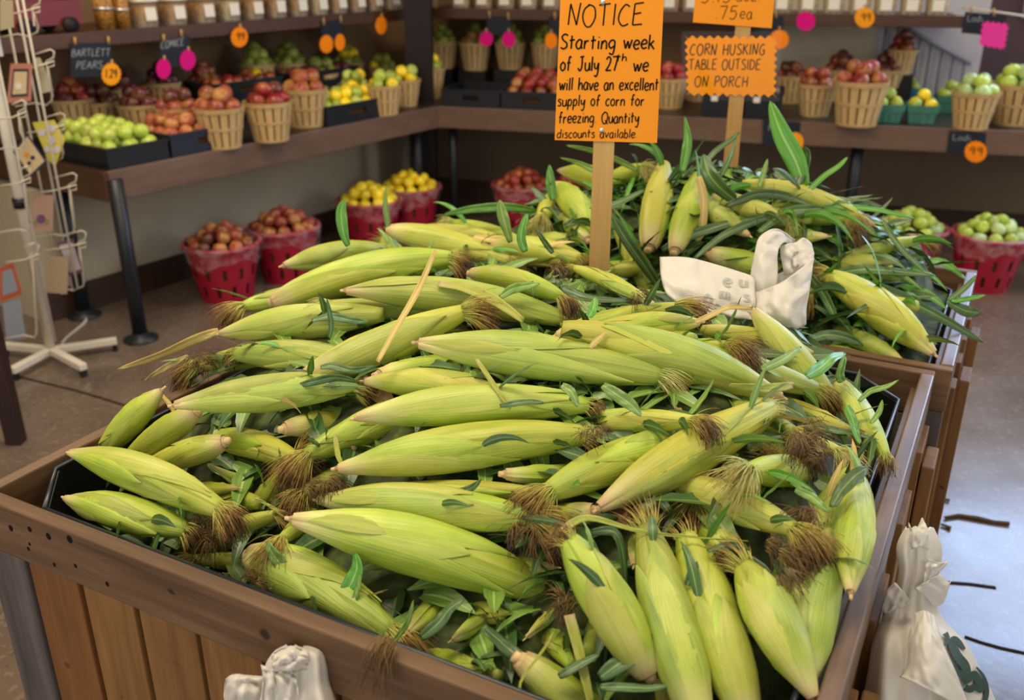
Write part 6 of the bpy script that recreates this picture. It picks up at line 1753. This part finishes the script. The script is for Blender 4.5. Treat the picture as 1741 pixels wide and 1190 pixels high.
LV = [
 ([(1368, 318), (1352, 272), (1328, 225), (1309, 172)], 2, 34, 'leaf_b', 'tallest bright leaf, standing up in front of the counter chalkboard', 1),
 ([(1352, 318), (1366, 290), (1372, 262), (1365, 250)], 2, 18, 'leaf', 'short dark leaf against the tallest bright one', 1),
 ([(1370, 328), (1400, 300), (1425, 283), (1441, 267)], 2, 12, 'leaf_b', 'thin bright leaf pointing away from the tallest one', 1),
 ([(1160, 292), (1166, 262), (1169, 235), (1164, 198)], 2, 16, 'leaf_b', 'upright pointed leaf between the two signs', 1),
 ([(1195, 285), (1215, 258), (1240, 240), (1258, 224)], 2, 12, 'leaf', 'slanting leaf beside the husking sign stake', 1),
 ([(1225, 300), (1240, 270), (1252, 235)], 2, 10, 'leaf', 'thin leaf crossing the husking sign stake', 1),
 ([(1250, 340), (1225, 320), (1205, 295), (1196, 262)], 2, 32, 'leaf', 'broad glossy dark leaf below the husking sign stake', 0),
 ([(1290, 318), (1298, 295), (1305, 270)], 2, 9, 'leaf_l', 'pale thin upright leaf left of the tallest one'.replace(' left of', ' just before'), 1),
 ([(1465, 480), (1530, 505), (1600, 540), (1672, 582)], 2, 24, 'leaf', 'long leaf running over the big smooth ear and past the rim', 1),
 ([(1610, 512), (1640, 528), (1668, 532)], 2, 20, 'leaf', 'dark curled leaf tip sticking out over the rim', 1),
 ([(1612, 510), (1640, 490), (1660, 468)], 2, 12, 'leaf', 'leaf pointing at the green apple basket past the rim', 1),
 ([(1618, 512), (1645, 508), (1675, 502)], 2, 9, 'leaf_b', 'bright narrow leaf past the rim', 1),
 ([(1420, 465), (1470, 458), (1530, 462), (1590, 468)], 2, 18, 'leaf', 'leaf lying level above the big smooth ear', 0),
 ([(1500, 375), (1530, 420), (1560, 450), (1588, 476)], 2, 12, 'leaf', 'shiny arched leaf at the floor side of the rear heap', 0),
 ([(1290, 395), (1335, 362), (1375, 356), (1402, 354)], 2, 20, 'leaf', 'dark leaf over the white bag handles', 0),
 ([(1125, 425), (1180, 398), (1240, 380), (1300, 368)], 2, 17, 'leaf', 'long dark leaf lying from the standing ears to the bag', 0),
 ([(1180, 440), (1230, 400), (1290, 374), (1330, 366)], 2, 14, 'leaf', 'second long dark leaf above the bag', 0),
 ([(1128, 500), (1098, 455), (1060, 400), (1038, 360)], 2, 20, 'leaf', 'long leaf slanting beside the notice stake', 1),
 ([(960, 385), (1000, 362), (1050, 345), (1098, 322)], 2, 18, 'leaf', 'dark leaf passing behind the notice stake', 0),
 ([(905, 318), (935, 350), (968, 372)], 2, 14, 'leaf', 'dark leaf at the card rack end of the rear heap', 0),
 ([(940, 340), (936, 310), (934, 280)], 2, 16, 'leaf_b', 'upright leaf with a curled tip near the notice sign', 1),
 ([(910, 358), (860, 352), (800, 356), (752, 366)], 2, 15, 'leaf_b', 'bright leaf reaching over the floor towards the corner leg', 1),
 ([(1085, 290), (1045, 270), (1005, 256), (962, 247)], 2, 12, 'leaf_l', 'pale leaf just under the notice sheet', 1),
 ([(1040, 305), (1010, 290), (985, 278), (952, 268)], 2, 10, 'leaf_l', 'pale leaf pointing away from the notice stake', 1),
 ([(1235, 350), (1290, 330), (1340, 335), (1385, 352)], 2, 16, 'leaf', 'leaf on the crest of the rear heap', 0),
 ([(1400, 350), (1450, 352), (1500, 358), (1555, 372)], 2, 12, 'leaf_b', 'bright leaf pointing at the red basket of green apples', 1),
 ([(1420, 540), (1400, 500), (1378, 470), (1366, 440)], 2, 18, 'leaf', 'broad leaf beside the white bag', 0),
 ([(1350, 590), (1400, 570), (1440, 575), (1468, 588)], 2, 20, 'leaf', 'wide leaf on the divider between the bins', 0),
 ([(1365, 596), (1410, 605), (1460, 615), (1520, 632)], 2, 16, 'leaf', 'leaf hanging over the divider board', 0),
 ([(1455, 505), (1480, 560), (1500, 600), (1512, 628)], 2, 10, 'leaf', 'narrow dark leaf crossing down to the divider', 0),
 ([(592, 418), (584, 395), (580, 360), (586, 340)], 1, 20, 'leaf_b', 'upright rounded leaf in front of the red basket of yellow apples', 1),
 ([(660, 392), (658, 370), (655, 345), (657, 315)], 1, 10, 'leaf_l', 'thin leaf sticking straight up from the back corner', 1),
 ([(868, 412), (860, 385), (853, 360), (850, 340)], 1, 20, 'leaf_l', 'upright shiny leaf near the notice stake', 1),
 ([(893, 428), (886, 405), (890, 380), (897, 363)], 1, 18, 'leaf_b', 'dark green rounded upright leaf near the notice stake', 1),
 ([(940, 430), (925, 410), (912, 390)], 1, 12, 'leaf', 'small slanting upright leaf near the notice stake', 1),
 ([(850, 505), (870, 492), (895, 486), (918, 482)], 1, 16, 'leaf_l', 'flat green leaf on the ears before the notice stake', 0),
 ([(955, 488), (980, 500), (1010, 508), (1072, 512)], 1, 18, 'leaf', 'shiny leaf lying along the ear before the white bag', 0),
 ([(1000, 540), (1008, 525), (1012, 505)], 1, 16, 'leaf_b', 'bent bright leaf before the white bag', 0),
 ([(545, 625), (565, 622), (600, 630), (640, 622)], 1, 14, 'leaf', 'leaf under the ear with the brown tendril', 0),
 ([(460, 645), (510, 635), (540, 650), (580, 655)], 1, 18, 'leaf', 'dark leaf on the broad green ear', 0),
 ([(605, 648), (570, 642), (530, 650), (505, 655)], 1, 14, 'leaf', 'dark leaf by the brown silk tip of the broad ear', 0),
 ([(462, 645), (430, 660), (395, 668), (365, 680)], 1, 20, 'leaf_l', 'wide leaf lying on the broad green ear', 0),
 ([(530, 545), (560, 538), (600, 545), (628, 548)], 1, 14, 'leaf', 'dark leaf on the pale ear with the trailing dry leaf', 0),
 ([(560, 575), (563, 555), (560, 530), (556, 508)], 1, 9, 'leaf', 'thin upright leaf before the long bowed ear', 1),
 ([(585, 1010), (598, 990), (607, 965), (604, 940)], 1, 30, 'leaf_b', 'broad upright leaf standing before the largest ear', 1),
 ([(488, 975), (474, 955), (460, 935), (456, 920)], 1, 24, 'leaf_l', 'light leaf standing over the near leafy ear', 1),
 ([(600, 1025), (608, 1000), (612, 975)], 1, 12, 'leaf_l', 'slim leaf beside the broad upright one', 1),
 ([(715, 1085), (745, 1060), (765, 1035), (790, 1018)], 1, 24, 'leaf', 'large dark leaf leaning in the near trough', 0),
 ([(665, 1095), (692, 1060), (703, 1020)], 1, 9, 'leaf_l', 'slim leaf by the brown beard at the near board', 1),
 ([(575, 1098), (600, 1086), (625, 1092), (640, 1108)], 1, 26, 'leaf', 'ragged leaf hanging over the near board', 0),
 ([(822, 1065), (850, 1090), (880, 1115), (912, 1128)], 1, 26, 'leaf', 'wide dark leaf on the green ear in the near trough', 0),
 ([(1020, 1152), (1050, 1130), (1085, 1110), (1108, 1078)], 1, 30, 'leaf', 'big dark leaf between the first two uprights', 0),
 ([(1020, 1168), (1060, 1168), (1100, 1170), (1140, 1165)], 1, 18, 'leaf', 'flat dark leaf below the big one between the uprights', 0),
 ([(950, 1150), (985, 1130), (1020, 1112)], 1, 18, 'leaf', 'dark leaf on the pale standing strip', 0),
 ([(1005, 905), (1045, 905), (1060, 950), (1062, 1020)], 1, 18, 'leaf', 'grey green leaf bent over the first upright', 0),
 ([(1203, 937), (1230, 928), (1255, 928), (1275, 935)], 1, 14, 'leaf', 'leaf across the short chipped ear', 0),
 ([(1168, 995), (1178, 972), (1185, 955)], 1, 16, 'leaf', 'small leaf on the neck of the third upright', 0),
 ([(1415, 862), (1430, 835), (1455, 808), (1478, 794)], 1, 26, 'leaf', 'broad leaf at the tray edge pointing at the floor', 0),
 ([(1352, 832), (1380, 845), (1395, 858), (1410, 872)], 1, 18, 'leaf_l', 'light leaf between the shiny ear and the silk fan', 0),
 ([(1370, 640), (1395, 625), (1415, 608), (1437, 600)], 1, 24, 'leaf_b', 'bright leaf rising beside the bare side of the tray', 0),
 ([(1432, 650), (1428, 635), (1436, 605)], 1, 18, 'leaf_b', 'folded leaf beside the bare side of the tray', 0),
 ([(1295, 628), (1330, 612), (1350, 598), (1362, 590)], 1, 18, 'leaf_l', 'leaf on the slim ear under the white bag', 0),
 ([(1460, 682), (1480, 665), (1505, 658), (1528, 646)], 1, 10, 'leaf_l', 'slim leaf over the dark bare tray', 1),
 ([(1480, 720), (1495, 700), (1500, 680)], 1, 9, 'leaf_l', 'little leaf hanging in the dark bare tray', 1),
 ([(1440, 690), (1450, 715), (1455, 735), (1462, 755)], 1, 18, 'leaf_b', 'leaf lying down the ear in the tray side', 0),
 ([(285, 905), (283, 880), (290, 850)], 1, 9, 'leaf', 'upright leaf on the lower ear of the bare corner', 1),
 ([(320, 870), (332, 845), (342, 815)], 1, 9, 'leaf', 'second upright leaf near the bare corner', 1),
 ([(180, 915), (200, 905), (218, 905)], 1, 16, 'leaf', 'leaf on the liner edge near the bare corner', 0),
 ([(740, 825), (770, 838), (800, 830), (818, 815)], 1, 14, 'leaf', 'dark leaf under the longest middle ear', 0),
 ([(850, 690), (880, 685), (905, 683), (925, 685)], 1, 12, 'leaf', 'dark leaf on the long ear with a split butt', 0),
 ([(955, 655), (970, 665), (978, 680), (982, 692)], 1, 18, 'leaf_l', 'light leaf below the white silk tip', 0),
 ([(1025, 655), (1050, 672), (1075, 690), (1090, 708)], 1, 22, 'leaf_l', 'larger light leaf below the white silk tip', 0),
 ([(275, 670), (290, 690), (298, 705)], 1, 8, 'leaf_dry', 'dry stalk bit sticking up at the bin edge', 1),
]
for (pts, bn, w, m, lab, up) in LV: leaf_path(pts, h1 if bn == 1 else h2_, w, M[m], lab, lift=.03 if bn == 1 else .035, dz=(1 if up else None))
dry = lambda u: .35 + .65 * math.sin(math.pi * (.15 + .8 * u))
leaf_path([(372, 562), (330, 578), (270, 605), (200, 628)], h1, 18, M['leaf_dry'], 'long dry leaf trailing out over the floor', 'dry_leaf', .03, dz=1)
leaf_path([(320, 605), (290, 620), (265, 635), (245, 648)], h1, 10, M['leaf_dry'], 'short dry leaf trailing below the long one', 'dry_leaf', .03, dz=1)
leaf_path([(642, 615), (675, 555), (712, 490), (741, 424)], h1, 13, M['leaf_dry'], 'tall dry stalk leaf standing across the back ears', 'dry_leaf', .06, prof_=dry, dz=1)
leaf_path([(745, 482), (790, 488), (840, 510), (890, 545)], h1, 20, M['husk_pale'], 'pale loose husk strip curling over the long bowed ear', 'husk_strip', .045, prof_=dry)
leaf_path([(952, 905), (1000, 880), (1100, 905), (1272, 920)], h1, 15, M['husk_pale'], 'long pale strip lying across the front upright row', 'husk_strip', .05, prof_=lambda u: max(.12, 1.1 - 1.05 * u))
leaf_path([(432, 846), (455, 858), (475, 870), (497, 886)], h1, 10, M['husk_pale'], 'pale spike at the butt of the largest ear', 'husk_strip', .04, prof_=lambda u: .25 + .75 * u, dz=1)
leaf_path([(968, 1045), (980, 1090), (992, 1140), (1005, 1195)], h1, 22, M['husk_pale'], 'pale upright strip in the near trough', 'husk_strip', .05, prof_=lambda u: .9 - .2 * u)
leaf_path([(1182, 548), (1210, 535), (1240, 522), (1280, 524)], h1, 12, M['leaf_dry'], 'yellow strip arching to the white bag', 'husk_strip', .05, prof_=dry)
leaf_path([(570, 740), (575, 775), (583, 790)], h1, 9, M['husk_pale'], 'thin pale strip hanging on the silk clump in mid heap', 'husk_strip', .045, prof_=dry)
leaf_path([(810, 610), (830, 640), (850, 670), (868, 695)], h1, 9, M['husk_pale'], 'thin bent strip below the frayed grey butt', 'husk_strip', .05, prof_=dry)
leaf_path([(890, 1190), (885, 1160), (920, 1110), (942, 1075)], h1, 6, M['husk_pale'], 'thin bent green stem in the near trough', 'husk_strip', .05, prof_=dry)
leaf_path([(1348, 655), (1300, 660), (1240, 655)], h1, 16, M['husk_pale'], 'pale strip beside the pointed butt of the large yellow ear', 'husk_strip', .03, prof_=dry)
leaf_path([(805, 402), (850, 408), (905, 405)], h1, 14, M['leaf_dry'], 'tan dry husk near the notice stake', 'dry_leaf', .03, prof_=dry)
leaf_path([(1188, 300), (1196, 340), (1192, 395), (1183, 410)], h2_, 16, M['leaf_dry'], 'browned husk beside the standing ears', 'dry_leaf', .06, prof_=dry, dz=1)
# matted brown silk lying between the ears, and crumbs
def mat_(px, py, n, rad, ln, label, m='silk_b', bn=1):
    R = random.Random(px); fn = h1 if bn == 1 else h2_; p = EYE + ray(px, py) * hit(px, py, fn, .03)
    mb = MB()
    for k in range(5): silk(mb, R, p + Vector((R.gauss(0, rad * .8), R.gauss(0, rad * .8), R.uniform(-.012, .004))), Vector((R.gauss(0, 1), R.gauss(0, 1) - .4, .0)), rad * .6, ln * .8, n // 5, .55, 1.6, rad=.0007, curl=.06, steps=8)
    o = mb.build('corn_silk', M[m]); tag(o, label, 'corn silk', 'matted silk on the corn')
mat_(365, 875, 160, .016, .05, 'brown silk mat between the ears of the bare corner')
mat_(345, 915, 120, .012, .05, 'brown silk tangle hanging by the blunt cream butt')
mat_(560, 815, 160, .014, .045, 'dark brown silk clump in mid heap')
mat_(1355, 745, 200, .018, .05, 'big brown silk mat by the tray side')
mat_(1340, 930, 180, .018, .05, 'fluffy brown silk fan above the upright row')
mat_(1375, 865, 120, .014, .04, 'brown silk tuft behind the shiny ear')
mat_(345, 610, 140, .014, .045, 'brown silk clump at the card rack edge of the heap')
mat_(900, 895, 110, .010, .055, 'brown silk beard across the smooth straight ear')
mat_(960, 1020, 130, .010, .045, 'brown silk knot at the tail of the largest ear')
mat_(1085, 500, 60, .010, .03, 'brown silk shred near the white bag')
mat_(945, 450, 60, .008, .05, 'dark shred of silk by the notice stake')
_R = random.Random(8); _mb = MB()
for _x, _y in ((656, 1084), (668, 1092)):
    silk(_mb, _R, PZ(_x, _y, ZR + .012), -BX + AX * _R.uniform(-.5, .5) + UP * .1, .007, .060, 45, .35, 2.2, rad=.0007, curl=.05, steps=9)
tag(_mb.build('corn_silk', M['silk_b']), 'dark silk beard hanging over the near board', 'corn silk', 'matted silk on the corn')
mat_(490, 1050, 60, .008, .04, 'yellow silk threads on the near board', 'silk_y')
mat_(420, 995, 90, .02, .04, 'brown silk litter along the near liner edge')
mat_(1010, 725, 80, .014, .03, 'brown silk under the long ear with a split butt')
mat_(1420, 470, 90, .012, .05, 'tan silk hanging in the rear heap', 'silk', 2)
